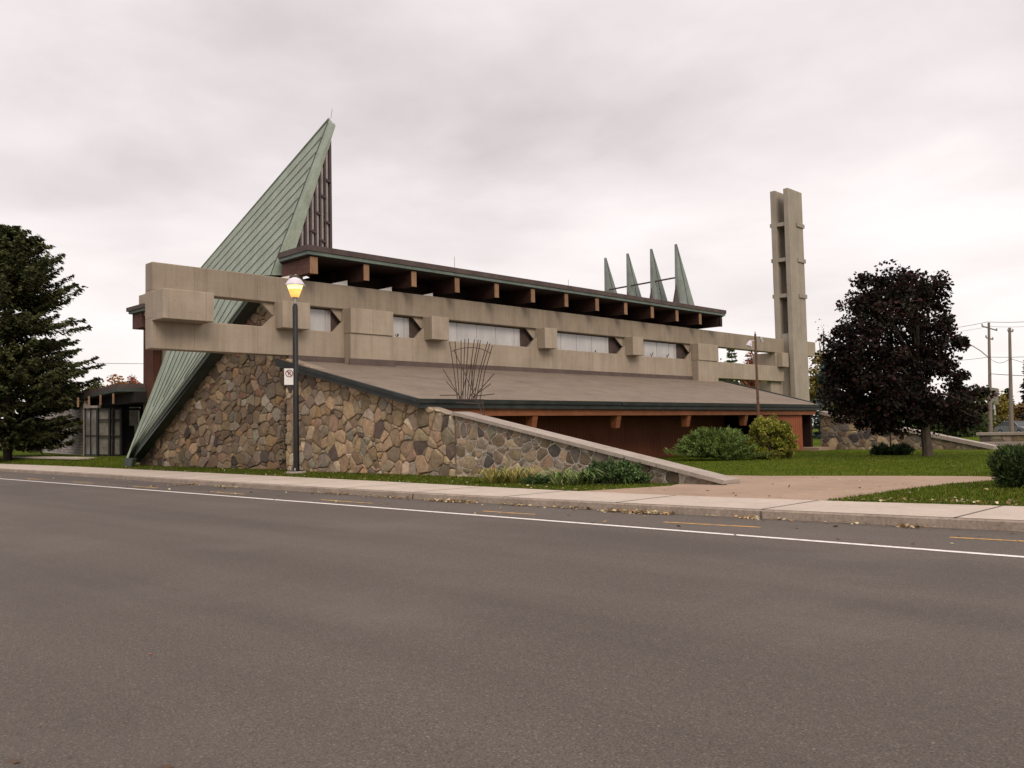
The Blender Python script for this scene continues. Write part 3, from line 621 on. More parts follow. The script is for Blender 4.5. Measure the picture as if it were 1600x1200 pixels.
m = MB(); m.tube([(-33.6,50.7,11.86),(-39.7,50.7,11.76)], .06, 6); m.build('tie_rod', M['fascia'], church)

# --- far side and body of the nave
m = MB(); m.box(-51.5,-33.6,25.4,51.5,0,8.9); m.build('nave_wall', M['concrete'], church)
p0, p1 = on(224,545,1,23.0), on(239,545,1,23.0)
m = MB(); m.box(p0[0],p1[0],23.0,23.5,0,on(224,540,1,23.0)[2]+1.2); m.build('wood_pier', M['pierwood'], church)
m = MB(); m.box(p0[0]+.3,-40,23.6,23.9,0,8.6); m.build('rear_end_wall', M['concrete'], church)
a, b = on(217,462,1,21.6), on(230,492,1,21.6)
m = MB(); m.box(a[0],b[0]+.6,21.6,22.6,b[2],a[2]); m.build('rear_box', M['concrete'], church)
a, b = on(207,490,1,21.5), on(222,511,1,21.5)
m = MB(); m.box(a[0],b[0],21.5,22.3,b[2],a[2]); m.build('rear_rafter', M['beamwood'], church)
# ivy stems at the corner of the stone wall
n = 900; pz = rng.random(n); P = np.c_[-32.1+.35*rng.normal(size=n)*(.4+.6*(1-pz)), np.full(n, YW+.24)+.05*rng.normal(size=n), .2+3.6*pz]
V, Fc, C = leaves(P, rng.normal(size=(n,3)), .10, .8, pal([(.035,.03,.022),(.06,.055,.03),(.10,.085,.06),(.045,.05,.025)], n))
tag(mesh_np('ivy', V, Fc, C, M['leaf']), 'thin dark ivy climbing the stone wall behind the lamp post', 'ivy')

# ------------------------------------------------------------------ bell tower
tw = thing('bell_tower', 'tall concrete bell tower of two parallel slabs at the far end of the church', 'tower', (-32, 63.6, .15))
m = MB(); m.box(-31.62,-31.22,62.42,64.72,0,19.75); m.build('slab', M['towerc'], tw, .03)
m = MB(); m.box(-32.72,-32.30,62.42,64.6,0,19.75); m.build('slab', M['towerc'], tw, .03)
for v in (350, 404.5, 460):
    z = on(1222, v, 0, -32)[2]
    s_ = MB(); s_.box(-32.30,-31.62,62.5,64.4,z-.22,z+.06); s_.build('shelf', M['towerc'], tw)
    s_ = MB(); s_.box(-31.216,-31.12,63.55,64.78,z-.22,z+.08); s_.build('ledge', M['towerc'], tw)
    s_ = MB(); s_.box(-32.80,-32.726,62.38,63.2,z-.22,z+.06); s_.build('ledge', M['towerc'], tw)
m = MB(); m.box(-32.29,-31.63,62.6,64.5,0,8.6); m.build('core', M['towerc'], tw)
m = MB(); m.box(XF-BT,XF,64.74,67.6,7.06,8.2); m.build('stub_beam', M['concrete'], tw)
m = MB(); m.box(XF-.9,XF,64.74,66.3,4.6,5.3); m.build('stub_beam', M['concrete'], tw)
m = MB(); m.box(XF-1.6,XF-.3,60.6,62.40,0,4.88); m.build('buttress', M['concrete'], tw)

# ------------------------------------------------------------------ wing walls
def wing(name, label, pts, y, thick, size, pl, mort, mm, cop=.16, joints=(), lift=0., hgt=.05):
    t = thing(name, label, 'wall', (pts[0][0], y, .1))
    m = MB(); m.prism([(x, y, z) for x, z in pts], (0, thick, 0), 0)
    stones(m, pts, lambda a, b, h: (a, y-.004-h, b), size, 1.15, pl, mort, hgt, 1.1, minh=.006, extra=.5); m.build('masonry', [mm, M['stone']], t)
    (x0, z0), (x1, z1) = pts[1], pts[2]; js = [0]+list(joints)+[1]
    for a, b in zip(js[:-1], js[1:]):
        g = .012/abs(x1-x0); a += g; b -= g
        xa, xb, za, zb = x0+(x1-x0)*a, x0+(x1-x0)*b, z0+(z1-z0)*a, z0+(z1-z0)*b
        c = MB(); c.prism([(xa,y-.16,za+.005+lift),(xb,y-.16,zb+.005+lift),(xb,y-.16,zb+cop+lift),(xa,y-.16,za+cop+lift)], (0, thick+.32, 0)); c.build('coping', M['coping'], t, .015)
    return t
wing('stone_wing_wall', 'sloping fieldstone wing wall with pale mortar and flat coping beside the walkway', [(-21.58,.05),(-21.58,2.16),(-11.55,.16),(-11.55,.05)], YW+.02, 0.45, .285, P_WING, .028, M['mortar_light'], .11, (.34,.6,.8), hgt=.022)
wing('stone_wing_wall', 'sloping fieldstone wall with pale coping behind the dark red maple', [(-23.1,.05),(-23.1,2.18),(-13.9,.12),(-13.9,.05)], 49.1, .5, .32, P_WING, .03, M['mortar_mid'], .2, (.5,))
a = on(1530, 678, 1, 62); b = on(1700, 676, 1, 62)
tw2 = thing('low_stone_wall', 'low level stone wall with pale cap at the right edge', 'wall', (a[0], 62, .1))
m = MB(); m.prism([(a[0],62,.0),(a[0],62,a[2]-.1),(b[0]+14,62,a[2]-.1),(b[0]+14,62,0)], (0,.5,0), 0)
stones(m, [(a[0],0),(a[0],a[2]-.1),(b[0]+14,a[2]-.1),(b[0]+14,0)], lambda p, q, h: (p, 61.99-h, q), .45, 1.3, P_CHURCH, .03, .05); m.build('masonry', [M['mortar_mid'], M['stone']], tw2)
m = MB(); m.box(a[0]-.15, b[0]+14, 61.85, 62.65, a[2]-.095, a[2]+.09); m.build('coping', M['coping'], tw2, .01)
p = on(1535, 694, 1, 56); 
m = MB(); m.box(p[0]-2, p[0]+3.5, 56, 56.6, 0, .36); tag(m.build('garden_kerb', M['coping']), 'short pale kerb stone in the grass before the low stone wall', 'kerb')

# ------------------------------------------------------------------ rod sculpture on the wing wall
yS = YW+.2
sg = thing('rod_sculpture', 'fan shaped sheaf of thin rusty rods standing on the wing wall coping', 'sculpture', on(755, 649, 1, yS))
def z5(a, b): p = on(600+a/5.333, 500+b/5.333, 1, yS); return p
tops = [(565,185),(600,178),(635,165),(672,160),(710,155),(745,160),(780,165),(815,170),(850,180),(878,195),(908,212)]
bots = [(612,660),(628,664),(643,664),(658,664),(676,664),(694,664),(712,664),(730,664),(748,664),(768,664),(800,664)]
def rod(p, q, r=.0145, bend=0.):
    m = MB(); mid = (p+q)/2+np.array([bend*.3, bend, 0]); m.tube([p, mid, q], r, 5); m.build('rod', M['rod'], sg)
for i, (t_, bo_) in enumerate(zip(tops, bots)):
    mid = (bo_[0]*.62+t_[0]*.38, (bo_[1]+t_[1])/2); off = np.array([0, random.uniform(-.10,.10), 0])
    m = MB(); m.tube([z5(*bo_), z5(*mid)+off*.6, z5(*t_)+off], .0145, 5); m.build('rod', M['rod'], sg)
for p, q in [((600,250),(828,795)),((825,672),(838,797)),((520,410),(645,664)),((490,510),(648,655)),((472,628),(612,626)),((893,445),(738,655)),((893,530),(742,640)),((885,615),(765,634)),((720,330),(738,600)),((680,380),(640,662)),((760,560),(700,664))]:
    rod(z5(*p)+np.array([0,random.uniform(-.2,.2),0]), z5(*q))
m = MB(); m.tube([z5(565,262), z5(610,245), z5(670,232), z5(740,230), z5(800,238), z5(850,255), z5(892,280)], .012, 5); m.build('hoop', M['rod'], sg)
m = MB(); m.tube([z5(605,664), z5(830,664), z5(830,700), z5(605,690)], .022, 5); m.build('base_bar', M['rod'], sg)

# ------------------------------------------------------------------ street lamp, sign, flood-light pole
lp = on(463, 740, 2, .15); LX, LY = lp[0], 18.05
st = thing('street_lamp', 'black street lamp post with a lit amber lantern by the pavement', 'street lamp', (LX, LY, .14))
m = MB(); m.lathe((LX,LY,.14), [(0,.10),(.36,.10),(.38,.06),(.38,-.05)], 16); m.build('footing', M['coping'], st)
m = MB(); m.box(LX-.2,LX+.2,LY-.2,LY+.2,.242,.275)
for dx in (-.15,.15):
    for dy in (-.15,.15): m.lathe((LX+dx,LY+dy,.275), [(.03,0),(.03,.09),(0,.09)], 6, 1)
m.build('base_plate', [M['blackmetal'], M['steel']], st)
m = MB(); m.lathe((LX,LY,.275), [(.125,0),(.115,.3),(.10,6.25),(.075,6.28),(.07,6.34)], 14); m.build('post', M['blackmetal'], st, 0, True)
m = MB(); m.lathe((LX,LY,6.60), [(.055,0),(.055,.22),(.12,.24),(.12,.30),(0,.30)], 12); m.build('collar', M['steel'], st)
zl = 6.86
m = MB(); m.lathe((LX,LY,zl), [(.0,.0),(.14,.0),(.19,.12),(.255,.32),(.285,.46),(0,.46)], 20); ln = m.build('lens', M['amber'], st, 0, True)
m = MB(); m.lathe((LX,LY,zl+.30), [(.0,.0),(.252,.0),(.292,.165),(.30,.22),(.25,.29),(0,.30)], 20); m.build('bulb_ring', M['bulb'], ln)
m = MB(); m.lathe((LX,LY,zl), [(.30,.50),(.39,.43),(.41,.45),(.34,.52),(.30,.60),(.22,.70),(.09,.76),(0,.765)], 22); m.build('lamp_cap', M['lampcap'], st, 0, True)
# no parking sign strapped to the post
sz = 3.82; fw = CAM-np.array([LX,LY,sz]); fw[2] = 0; fw /= np.linalg.norm(fw); rt = np.array([-fw[1], fw[0], 0]); rt = -rt if rt@r_ < 0 else rt
cs = np.array([LX,LY,sz])-rt*.235+fw*.05; up = np.array([0,0,1.])
sn = thing('parking_sign', 'small white no parking sign strapped to the lamp post', 'sign', (cs[0],cs[1],sz))
def flat(mb, pts, d0, d1, mi=0): mb.prism([cs+rt*a+up*b+fw*d0 for a, b in pts], fw*(d1-d0), mi)
m = MB(); flat(m, [(-.185,-.31),(.185,-.31),(.185,.31),(-.185,.31)], 0, .008); m.build('plate', M['signwhite'], sn)
cz = .12; ring = MB(); K = 28
for k in range(K):
    a0_, a1_ = 2*math.pi*k/K, 2*math.pi*(k+1)/K
    flat(ring, [(.112*math.cos(a0_), cz+.112*math.sin(a0_)),(.112*math.cos(a1_), cz+.112*math.sin(a1_)),(.145*math.cos(a1_), cz+.145*math.sin(a1_)),(.145*math.cos(a0_), cz+.145*math.sin(a0_))], .009, .012)
s2 = .7071*.115; w2 = .013
flat(ring, [(-s2-w2, cz+s2-w2),(-s2+w2, cz+s2+w2),(s2+w2, cz-s2+w2),(s2-w2, cz-s2-w2)], .0125, .0145); ring.build('red_ring', M['signred'], sn)
lt_ = MB(); flat(lt_, [(-.045,cz-.075),(-.020,cz-.075),(-.020,cz+.075),(-.045,cz+.075)], .009, .011)
for (a, b, c_, d) in ((-.02,.05,.04,.075),(-.02,-.005,.04,.02),(.03,.005,.055,.065)): flat(lt_, [(a,cz+b),(c_,cz+b),(c_,cz+d),(a,cz+d)], .009, .0108)
lt_.build('letter_p', M['signblack'], sn)
m = MB()
for z in (.22, -.22):
    m = MB(); m.tube([cs+up*z-fw*.005, cs+up*z-fw*.04+rt*.12, np.array([LX,LY,sz+z])+rt*.115], .012, 5); m.build('strap', M['steel'], sn)
# flood light pole behind the round shrub
px_ = on(1180, 522, 1, 36.2); pb_ = on(1186, 670, 1, 36.2)
fp = thing('flood_light_pole', 'thin rusty pole with two small flood lights rising behind the round shrub', 'light pole', (pb_[0], 36.2, .14))
m = MB(); m.tube([(pb_[0],36.2,.1),(px_[0],36.2,px_[2])], [.075,.05], 7); m.build('pole', M['rustpole'], fp)
tpz = px_[2]
for s_, dz in ((-1,-.3),(1,-.12)):
    c_ = np.array([px_[0],36.2,tpz+dz]); e_ = c_+r_*s_*.22
    m = MB(); m.tube([c_, e_], .02, 5); d_ = r_*s_*.35+np.array([0,0,-1.]); d_ /= np.linalg.norm(d_)
    m.tube([e_, e_+d_*.12, e_+d_*.26], [.05,.11,.14] if s_ < 0 else [.03,.06,.07], 8); m.build('flood_light', M['lampcap'] if s_ < 0 else M['steel'], fp)
m = MB(); m.tube([(px_[0],36.2,tpz-.1),(px_[0],36.2,tpz+.12)], [.05,.02], 6); m.build('finial', M['steel'], fp)
# ------------------------------------------------------------------ vegetation
def limb_tree(mb, base, top, r0, limbs, seed=0):
    rr = random.Random(seed); b, tp = np.array(base, float), np.array(top, float)
    ps = [b+(tp-b)*s+np.array([rr.uniform(-.05,.05), rr.uniform(-.05,.05), 0])*min(1, s*4) for s in np.linspace(0,1,7)]
    mb.tube([b-(0,0,.1)]+ps, [r0*1.35]+[r0*(1.15-.9*s) if s > 0 else r0*1.2 for s in np.linspace(0,1,7)], 9)
    for (c, s0) in limbs:
        st_ = b+(tp-b)*s0; mid = st_*.45+np.array(c)*.55+np.array([0,0,.15*np.linalg.norm(np.array(c)-st_)]); r1 = r0*(.62-.45*s0)
        mb.tube([st_, mid, np.array(c)], [r1, r1*.6, r1*.18], 6)
def crown_tree(name, label, cat, base, ells, nclump, nleaf, lsize, palette, trunk_r=.15, group=None, D=None, seed=1, aspect=.75, clump_r=.5, top=None, hollow=.35, jit=.22, flat=.25):
    """ells: (u, v, ru, rv) ellipses of the crown as seen in the photo at depth D, filled in depth too"""
    base = np.array(base, float); D = D or depth(base); k = D/F_PX; t = thing(name, label, cat, base, group)
    W = np.array([e[2]*e[3] for e in ells], float); W /= W.sum(); cl = []
    while len(cl) < nclump:
        e = ells[rng.choice(len(ells), p=W)]; v3 = rng.normal(size=3); v3 /= np.linalg.norm(v3); v3 *= rng.random()**(hollow)
        p = dep(e[0]+v3[0]*e[2], e[1]+v3[1]*e[3], D+v3[2]*.9*min(e[2], e[3]*1.2)*k); cl.append(p)
    cl = np.array(cl); per = max(1, nleaf//nclump)
    rad = clump_r*(.6+.8*rng.random(nclump)); tint = (1+.28*rng.normal(size=nclump)).clip(.5,1.7)
    idx = np.repeat(np.arange(nclump), per); n = len(idx); d3 = unit(rng.normal(size=(n,3)))*(rng.random(n)**.45)[:,None]; d3[:,2] *= .75
    P = cl[idx]+d3*rad[idx][:,None]; A = d3+.6*rng.normal(size=(n,3)); A[:,2] -= .3
    C = pal(palette, n, jit)*tint[idx][:,None]; C = np.clip(C, .004, .9)
    P[:,2] = np.maximum(P[:,2], base[2]+.02)
    V, Fc, C = leaves(P, A, lsize, aspect, C, flat)
    tp = top if top is not None else cl[np.argsort(cl[:,2])[-max(1,nclump//12):]].mean(0)
    mb = MB(); pick = cl[rng.choice(nclump, min(nclump, 26), replace=False)]
    limb_tree(mb, base, tp, trunk_r, [(c, min(.85, max(.22, .22+.6*(c[2]-base[2])/(tp[2]-base[2]+.01)*random.uniform(.55,.8)))) for c in pick], seed)
    mb.build('trunk', M['bark'], t); mesh_np('crown', V, Fc, C, M['leaf'], t); return t
# dark red maple on the right-hand lawn
mb_ = on(1450, 713, 2, .14)
crown_tree('maple_tree', 'dark crimson maple with a dense rounded crown on the right lawn', 'tree', mb_,
  [(1395,655,95,24),(1310,615,34,44),(1400,520,92,90),(1412,452,60,42),(1345,525,55,70),(1465,530,46,72),(1400,600,105,62),(1330,592,38,50),(1500,625,46,46),(1380,640,70,34),(1470,640,60,34),(1300,545,22,26),(1360,450,28,26),(1440,447,34,26)],
  460, 40000, .16, [(.010,.007,.005),(.014,.008,.006),(.020,.008,.007),(.011,.011,.005),(.034,.010,.009),(.012,.014,.006)], .19, seed=3, clump_r=.46, top=dep(1428,470,depth(mb_)), hollow=.42)
# spruce at the left edge
def spruce(name, label, base, top_v, wid, D, nwh, palette, lsize=.30, group=None, trunk_r=.3, lowest=.06, nb=11, per=1.0, seed=2):
    t = thing(name, label, 'tree', base, group); base = np.array(base, float)
    H = (D/F_PX)*(0) + dep(cx, top_v, D)[2]-base[2]; rr = random.Random(seed)
    mb = MB(); mb.tube([base-(0,0,.1), base+(0,0,H*.5), base+(0,0,H*.99)], [trunk_r, trunk_r*.6, .02], 9); mb.build('trunk', M['bark'], t)
    Pl, Al, Cl, Sl = [], [], [], []; br = MB()
    for i in range(nwh):
        s = lowest+(1-lowest)*max(0., (i+rr.uniform(-.4,.4))/nwh)**.92; s = min(max(s, lowest), .985); z = H*s; Lm = float(np.interp(s, [q[0] for q in wid], [q[1] for q in wid]))
        for k in range(nb):
            az = rr.uniform(0, 2*math.pi); Ln = Lm*rr.uniform(.5,1.15); d = np.array([math.cos(az), math.sin(az), 0]); sd = np.array([-d[1], d[0], 0])
            droop = -.16 if s < .6 else .05
            f = lambda q: base+np.array([0,0,z])+d*Ln*q+np.array([0,0,Ln*(droop*2.0*q+.34*q*q*(1 if s < .6 else .9))])
            if rr.random() < .5: br.tube([f(0), f(.5), f(.95)], [.05*(1-s)+.012, .03*(1-s)+.008, .006], 4, cap=False)
            nt_ = int((6+Ln*7)*per); tint = rr.uniform(.55,1.5)
            for j in range(nt_):
                q = .12+.88*(j/nt_)**.8; p = f(q); side = rr.choice((-1,1)); tl = (.16+.26*(1-q)*Ln**.6)*rr.uniform(.6,1.2)
                td = d*.75+sd*side*rr.uniform(.3,1.0)+np.array([0,0,rr.uniform(-.55,.15)]); td /= np.linalg.norm(td)
                for h in range(3):
                    Pl.append(p+td*tl*(h+.5)/1.6+np.array([rr.uniform(-.06,.06) for _ in range(3)])); Al.append(td+np.array([rr.uniform(-.5,.5), rr.uniform(-.5,.5), rr.uniform(-.6,.2)])); Cl.append(tint)
                    Sl.append(lsize*rr.uniform(.7,1.3))
    br.build('branches', M['bark'], t)
    P = np.array(Pl); n = len(P); C = pal(palette, n, .25)*np.array(Cl)[:,None]
    V, Fc, C = leaves(P, np.array(Al), np.array(Sl), .42, np.clip(C, .004, .5), .6); mesh_np('crown', V, Fc, C, M['needle'], t)
sb = on(12, 718, 2, .32); SD = depth(sb); kk = SD/F_PX
spruce('spruce_tree', 'large dark green spruce at the left edge of the lawn', sb, 330, [(0,98*kk),(.16,112*kk),(.4,119*kk),(.59,104*kk),(.75,80*kk),(.83,62*kk),(.93,34*kk),(1,4*kk)], SD, 46, [(.030,.040,.013),(.045,.054,.018),(.062,.066,.024),(.052,.044,.020)], .34, nb=13, lowest=.06, per=1.5)
# blue spruce behind the tower and dark conifers at the right edge
def con(u, v, vt, wpx, D, label, palette, seed):
    p = dep(u, v, D); p[2] = .14; k = D/F_PX
    spruce('conifer_tree', label, p, vt, [(0,wpx*k),(.3,wpx*.8*k),(.7,wpx*.4*k),(1,.1)], D, 22, palette, .42, 'conifers behind the church', .2, .04, 9, .55, seed)
con(1298, 690, 562, 40, 88, 'blue grey spruce between the tower and the maple', [(.030,.045,.040),(.045,.062,.058),(.020,.034,.028)], 5)
con(1578, 668, 622, 15, 120, 'small dark conifer right of the utility poles', [(.020,.032,.016),(.030,.042,.02)], 6)
con(1612, 668, 575, 24, 105, 'dark conifer cut by the right edge of the photo', [(.030,.022,.016),(.030,.038,.02),(.045,.02,.016)], 8)
con(1148, 690, 536, 22, 125, 'green conifer seen through the open beam left of the tower', [(.045,.075,.022),(.06,.095,.03)], 9)
def bgtree(u, vtop, w, h, D, pl, label, group='autumn trees behind the church', n=3600, ls=.34, **kw):
    p = dep(u, 690, D); p[2] = .14
    return crown_tree('background_tree', label, 'tree', p, [(u,vtop+h*.52,w*.62,h*.5),(u-w*.45,vtop+h*.62,w*.5,h*.36),(u+w*.45,vtop+h*.58,w*.5,h*.38)], 60, n, ls, pl, .2, group, D, clump_r=.9, **kw)
ORANGE = [(.26,.11,.025),(.32,.16,.04),(.20,.085,.025)]; RUST = [(.22,.07,.035),(.28,.10,.05),(.17,.05,.03)]; YEL = [(.22,.17,.03),(.28,.21,.05),(.16,.14,.03)]; OLIVE = [(.10,.10,.03),(.14,.13,.04),(.07,.085,.022)]; GRN = [(.045,.065,.02),(.06,.085,.025),(.035,.05,.018)]
bgtree(185, 587, 20, 60, 110, ORANGE, 'orange autumn tree above the annex roof')
bgtree(206, 583, 14, 60, 118, RUST, 'rust red tree above the annex roof next to the wood pier')
bgtree(150, 592, 20, 60, 114, OLIVE, 'olive green tree between the spruce and the orange tree')
bgtree(110, 600, 30, 60, 110, OLIVE, 'olive tree half hidden behind the spruce')
bgtree(1176, 536, 17, 110, 105, RUST, 'pinkish red tree seen through the open beam left of the tower')
bgtree(1128, 540, 14, 110, 100, OLIVE, 'sparse olive tree at the left end of the open beam', n=900)
bgtree(1200, 590, 40, 60, 98, YEL, 'yellow green tree seen under the beam beside the tower')
bgtree(1140, 590, 30, 60, 99, GRN, 'green tree seen under the beam above the low roof')
bgtree(1282, 545, 22, 110, 92, YEL, 'yellow willow just right of the tower', n=2600)
bgtree(1286, 495, 16, 120, 100, [(.16,.12,.07),(.22,.16,.09)], 'thin half bare tree rising between tower and maple', n=330, ls=.22)
bgtree(1500, 600, 30, 95, 82, GRN, 'green tree behind the right side of the maple', n=5200)
bgtree(1535, 618, 18, 70, 90, OLIVE, 'olive tree behind the utility pole', n=3000)
bgtree(1560, 612, 16, 60, 112, YEL, 'yellow tree behind the roadside sign')
bgtree(1597, 630, 20, 45, 112, [(.24,.14,.04),(.18,.12,.03)], 'golden tree at the right edge beyond the parked cars')
bgtree(1335, 600, 30, 90, 78, GRN, 'green tree behind the left side of the maple', n=4200)
bgtree(1420, 610, 60, 90, 80, GRN, 'dark green tree directly behind the maple trunk', n=5000)
bgtree(60, 640, 60, 60, 105, OLIVE, 'olive tree far behind the spruce trunk')
for (u, v, wd, D, pl, lab) in ((1660,600,40,110,GRN,'green tree beyond the right edge of the photo, nearest to it'),(1760,590,50,120,OLIVE,'olive tree well beyond the right edge of the photo'),(1870,605,60,115,YEL,'yellow tree furthest beyond the right edge of the photo')):
    bgtree(u, v, wd, 75, D, pl, lab, n=2600)
# shrubs
def bush(name, label, pos, ells, n, ls, pl, D=None, aspect=.5, up=.7, spray=.0, twig=True, clump_r=.22, ncl=70, mat='leaf', jit=.25, group=None, flat=.25):
    pos = np.array(pos, float); D = D or depth(pos); k = D/F_PX; t = thing(name, label, 'shrub', pos, group)
    W = np.array([e[2]*e[3] for e in ells], float); W /= W.sum(); cl = []; wr = []
    for _ in range(ncl):
        e = ells[rng.choice(len(ells), p=W)]; v3 = rng.normal(size=3); v3 /= np.linalg.norm(v3); v3 *= rng.random()**.33
        cl.append(dep(e[0]+v3[0]*e[2], e[1]+v3[1]*e[3], D+v3[2]*.8*e[2]*k)); wr.append(1.)
    cl = np.array(cl); per = max(1, n//ncl); idx = np.repeat(np.arange(ncl), per); nn_ = len(idx)
    d3 = unit(rng.normal(size=(nn_,3)))*(rng.random(nn_)**.45)[:,None]; P = cl[idx]+d3*clump_r*(.7+.6*rng.random(ncl))[idx][:,None]
    out = P-(pos+np.array([0,0,.2])); A = unit(out)*spray+d3*(1-spray)+.35*rng.normal(size=(nn_,3)); A[:,2] += up*spray
    P[:,2] = np.maximum(P[:,2], pos[2]+.02); tint = (1+.25*rng.normal(size=ncl)).clip(.5,1.6)
    V, Fc, C = leaves(P, A, ls, aspect, np.clip(pal(pl, nn_, jit)*tint[idx][:,None], .004, .9), flat)
    mesh_np('foliage', V, Fc, C, M[mat], t)
    if twig:
        mb = MB()
        for c in cl[rng.choice(ncl, min(14, ncl), replace=False)]: mb.tube([pos+np.array([random.uniform(-.12,.12), random.uniform(-.12,.12), -.05]), (pos+c)/2+(0,0,.05), c], [.03,.02,.008], 4, cap=False)
        mb.build('stem', M['bark'], t)
    return t
JUN = [(.105,.155,.036),(.080,.125,.028),(.058,.092,.022),(.16,.20,.06)]
jb = on(1110, 722, 2, .14)
def juniper(name, label, pos, half, hgt, nbr, pl):
    t = thing(name, label, 'shrub', pos); pos = np.array(pos, float); P, A, C, Sz = [], [], [], []; mb = MB()
    for k in range(nbr):
        az = random.uniform(0, 2*math.pi); el = random.random()**.8; d = r_*math.cos(az)*half[0]+AYv*math.sin(az)*half[1]
        Ln = random.uniform(.72,1.06); e_ = el*hgt*1.05; tint = random.uniform(.62,1.4); rad = 1-.66*el
        f = lambda q: pos+d*rad*Ln*q**.9+np.array([0,0,.12+e_*(1.35*q-.42*q*q)+.10*q**4])
        if k % 3 == 0: mb.tube([f(.02), f(.5), f(.9)], [.03,.018,.006], 4, cap=False)
        for q in np.linspace(.28,1.,30):
            for h in range(4):
                p = f(q); tg = f(min(q+.05,1.05))-f(q-.03); tg /= np.linalg.norm(tg)+1e-6; a = tg+np.array([random.gauss(0,.5), random.gauss(0,.5), random.gauss(.25,.35)])
                P.append(p+np.array([random.gauss(0,.055), random.gauss(0,.055), random.gauss(0,.05)])); A.append(a); Sz.append(random.uniform(.09,.19)); C.append(tint*(.75+.55*q))
    n = len(P); Cc = np.clip(pal(pl, n, .2)*np.array(C)[:,None], .004, .6); P = np.array(P); P[:,2] = np.maximum(P[:,2], pos[2]+.03)
    V, Fc, Cc = leaves(P, np.array(A), np.array(Sz), .24, Cc, .3); mesh_np('foliage', V, Fc, Cc, M['leaf'], t); mb.build('stem', M['bark'], t); return t
AYv = np.cross((0,0,1.), r_); AYv /= np.linalg.norm(AYv)
jb2 = on(1122, 719, 2, .14)
juniper('juniper_shrub', 'spreading grey green juniper in front of the red plank wall', jb2, (2.45,1.6), 1.18, 290, JUN)
rb_ = on(1207, 717, 2, .14)
bush('round_shrub', 'round leafy yellow green shrub right of the juniper', rb_, [(1204,686,37,31),(1190,670,24,16),(1222,688,20,26),(1202,663,24,9),(1204,706,37,11)], 20000, .10, [(.16,.185,.022),(.215,.23,.032),(.28,.27,.045),(.11,.13,.018),(.31,.25,.07)], aspect=.6, clump_r=.20, ncl=130)
for (u, w_, lab) in ((1378, 17, 'left half of the low clipped dark hedge under the maple'), (1408, 19, 'right half of the low clipped dark hedge under the maple')):
    p = on(u, 711, 2, .14); bush('clipped_hedge', lab, p, [(u,702,w_,8.5),(u,705,w_*1.05,6)], 5200, .09, [(.022,.036,.010),(.030,.048,.014),(.016,.026,.009)], aspect=.4, clump_r=.12, ncl=110, group='low hedge mounds under the maple')
p = on(1600, 762, 2, .14)
bush('yew_shrub', 'dark green needled shrub at the right edge of the lawn', p, [(1592,725,34,24),(1610,735,40,30),(1570,725,22,20),(1590,708,24,8),(1580,746,26,12)], 13000, .11, [(.036,.060,.018),(.052,.084,.026),(.026,.042,.014),(.075,.112,.036)], aspect=.24, spray=.6, up=.6, clump_r=.16, ncl=150)
p = on(950, 757, 2, .14)
bush('flower_bed_shrub', 'bushy dark green plant at the foot of the wing wall', p, [(948,737,32,17),(975,738,30,17),(925,745,26,10),(1003,747,12,7)], 6500, .10, [(.045,.085,.024),(.065,.115,.034),(.034,.064,.02),(.11,.15,.06)], aspect=.4, clump_r=.13, ncl=90)
p = on(855, 757, 2, .14)
bush('ground_cover_plant', 'low mid green plant between the yellow and strap leaved plants', p, [(850,750,36,6),(830,751,20,5),(880,748,18,8)], 1500, .10, [(.045,.085,.02),(.06,.10,.03)], aspect=.35, clump_r=.1, ncl=40, twig=False)
def straps(name, label, c, n, ln, wd, pl, spread):
    mb = MB()
    for k in range(n):
        az = random.uniform(0, 2*math.pi); d = np.array([math.cos(az), math.sin(az), 0]); b = np.array(c, float)+d*random.uniform(0, spread*.5)+r_*random.uniform(-spread, spread); L_ = ln*random.uniform(.6,1.15)
        cl = tuple(np.clip(np.array(random.choice(pl))*random.uniform(.75,1.25), 0, 1)); sd = np.cross(d, (0,0,1.)); pts = []
        for q in (0,.35,.7,1): pts.append((b+d*L_*q*.75+np.array([0,0,L_*(1.1*q-.85*q*q)]), wd*(1-q*.85)))
        vs = [x for p, w_ in pts for x in (p-sd*w_, p+sd*w_)]; mb.add(vs, [(0,1,3,2),(2,3,5,4),(4,5,7,6)], 0, cl)
    return tag(mb.build(name, M['leaf']), label, 'plant')
straps('yellow_plant', 'yellowing strap leaved plant at the left end of the flower bed', on(792,755,2,.14), 170, 1.15, .024, [(.30,.25,.06),(.24,.22,.05),(.36,.30,.10),(.15,.17,.04)], .55)
straps('daylily_plant', 'pale green arching daylily in the middle of the flower bed', on(902,758,2,.14), 100, 1.2, .024, [(.16,.22,.06),(.22,.27,.09),(.10,.16,.04),(.28,.30,.13)], .5)
# flowering shrub by the annex
p = on(68, 706, 2, .5); 
bush('autumn_shrub', 'orange and yellow shrub in front of the white block wall', p, [(72,694,20,9),(88,692,10,9),(45,693,18,8)], 2600, .22, [(.16,.14,.04),(.10,.11,.03),(.20,.15,.05)], aspect=.5, clump_r=.4, ncl=50)
p = on(42, 703, 2, .5)
bush('autumn_shrub', 'bright red orange shrub behind the spruce trunk', p, [(45,694,12,7)], 800, .22, [(.28,.07,.03),(.22,.05,.03)], aspect=.6, clump_r=.4, ncl=24)
# thin post by the clipped hedge
p = on(1392, 703, 2, .14); q = on(1392, 664, 1, p[1])
m = MB(); m.tube([(p[0],p[1],.05),(p[0],p[1],q[2])], .045, 6); m.lathe((p[0],p[1],q[2]-.02), [(.07,0),(.07,.10),(0,.12)], 8); tag(m.build('marker_post', M['blackmetal']), 'thin dark post standing behind the clipped hedge', 'post')

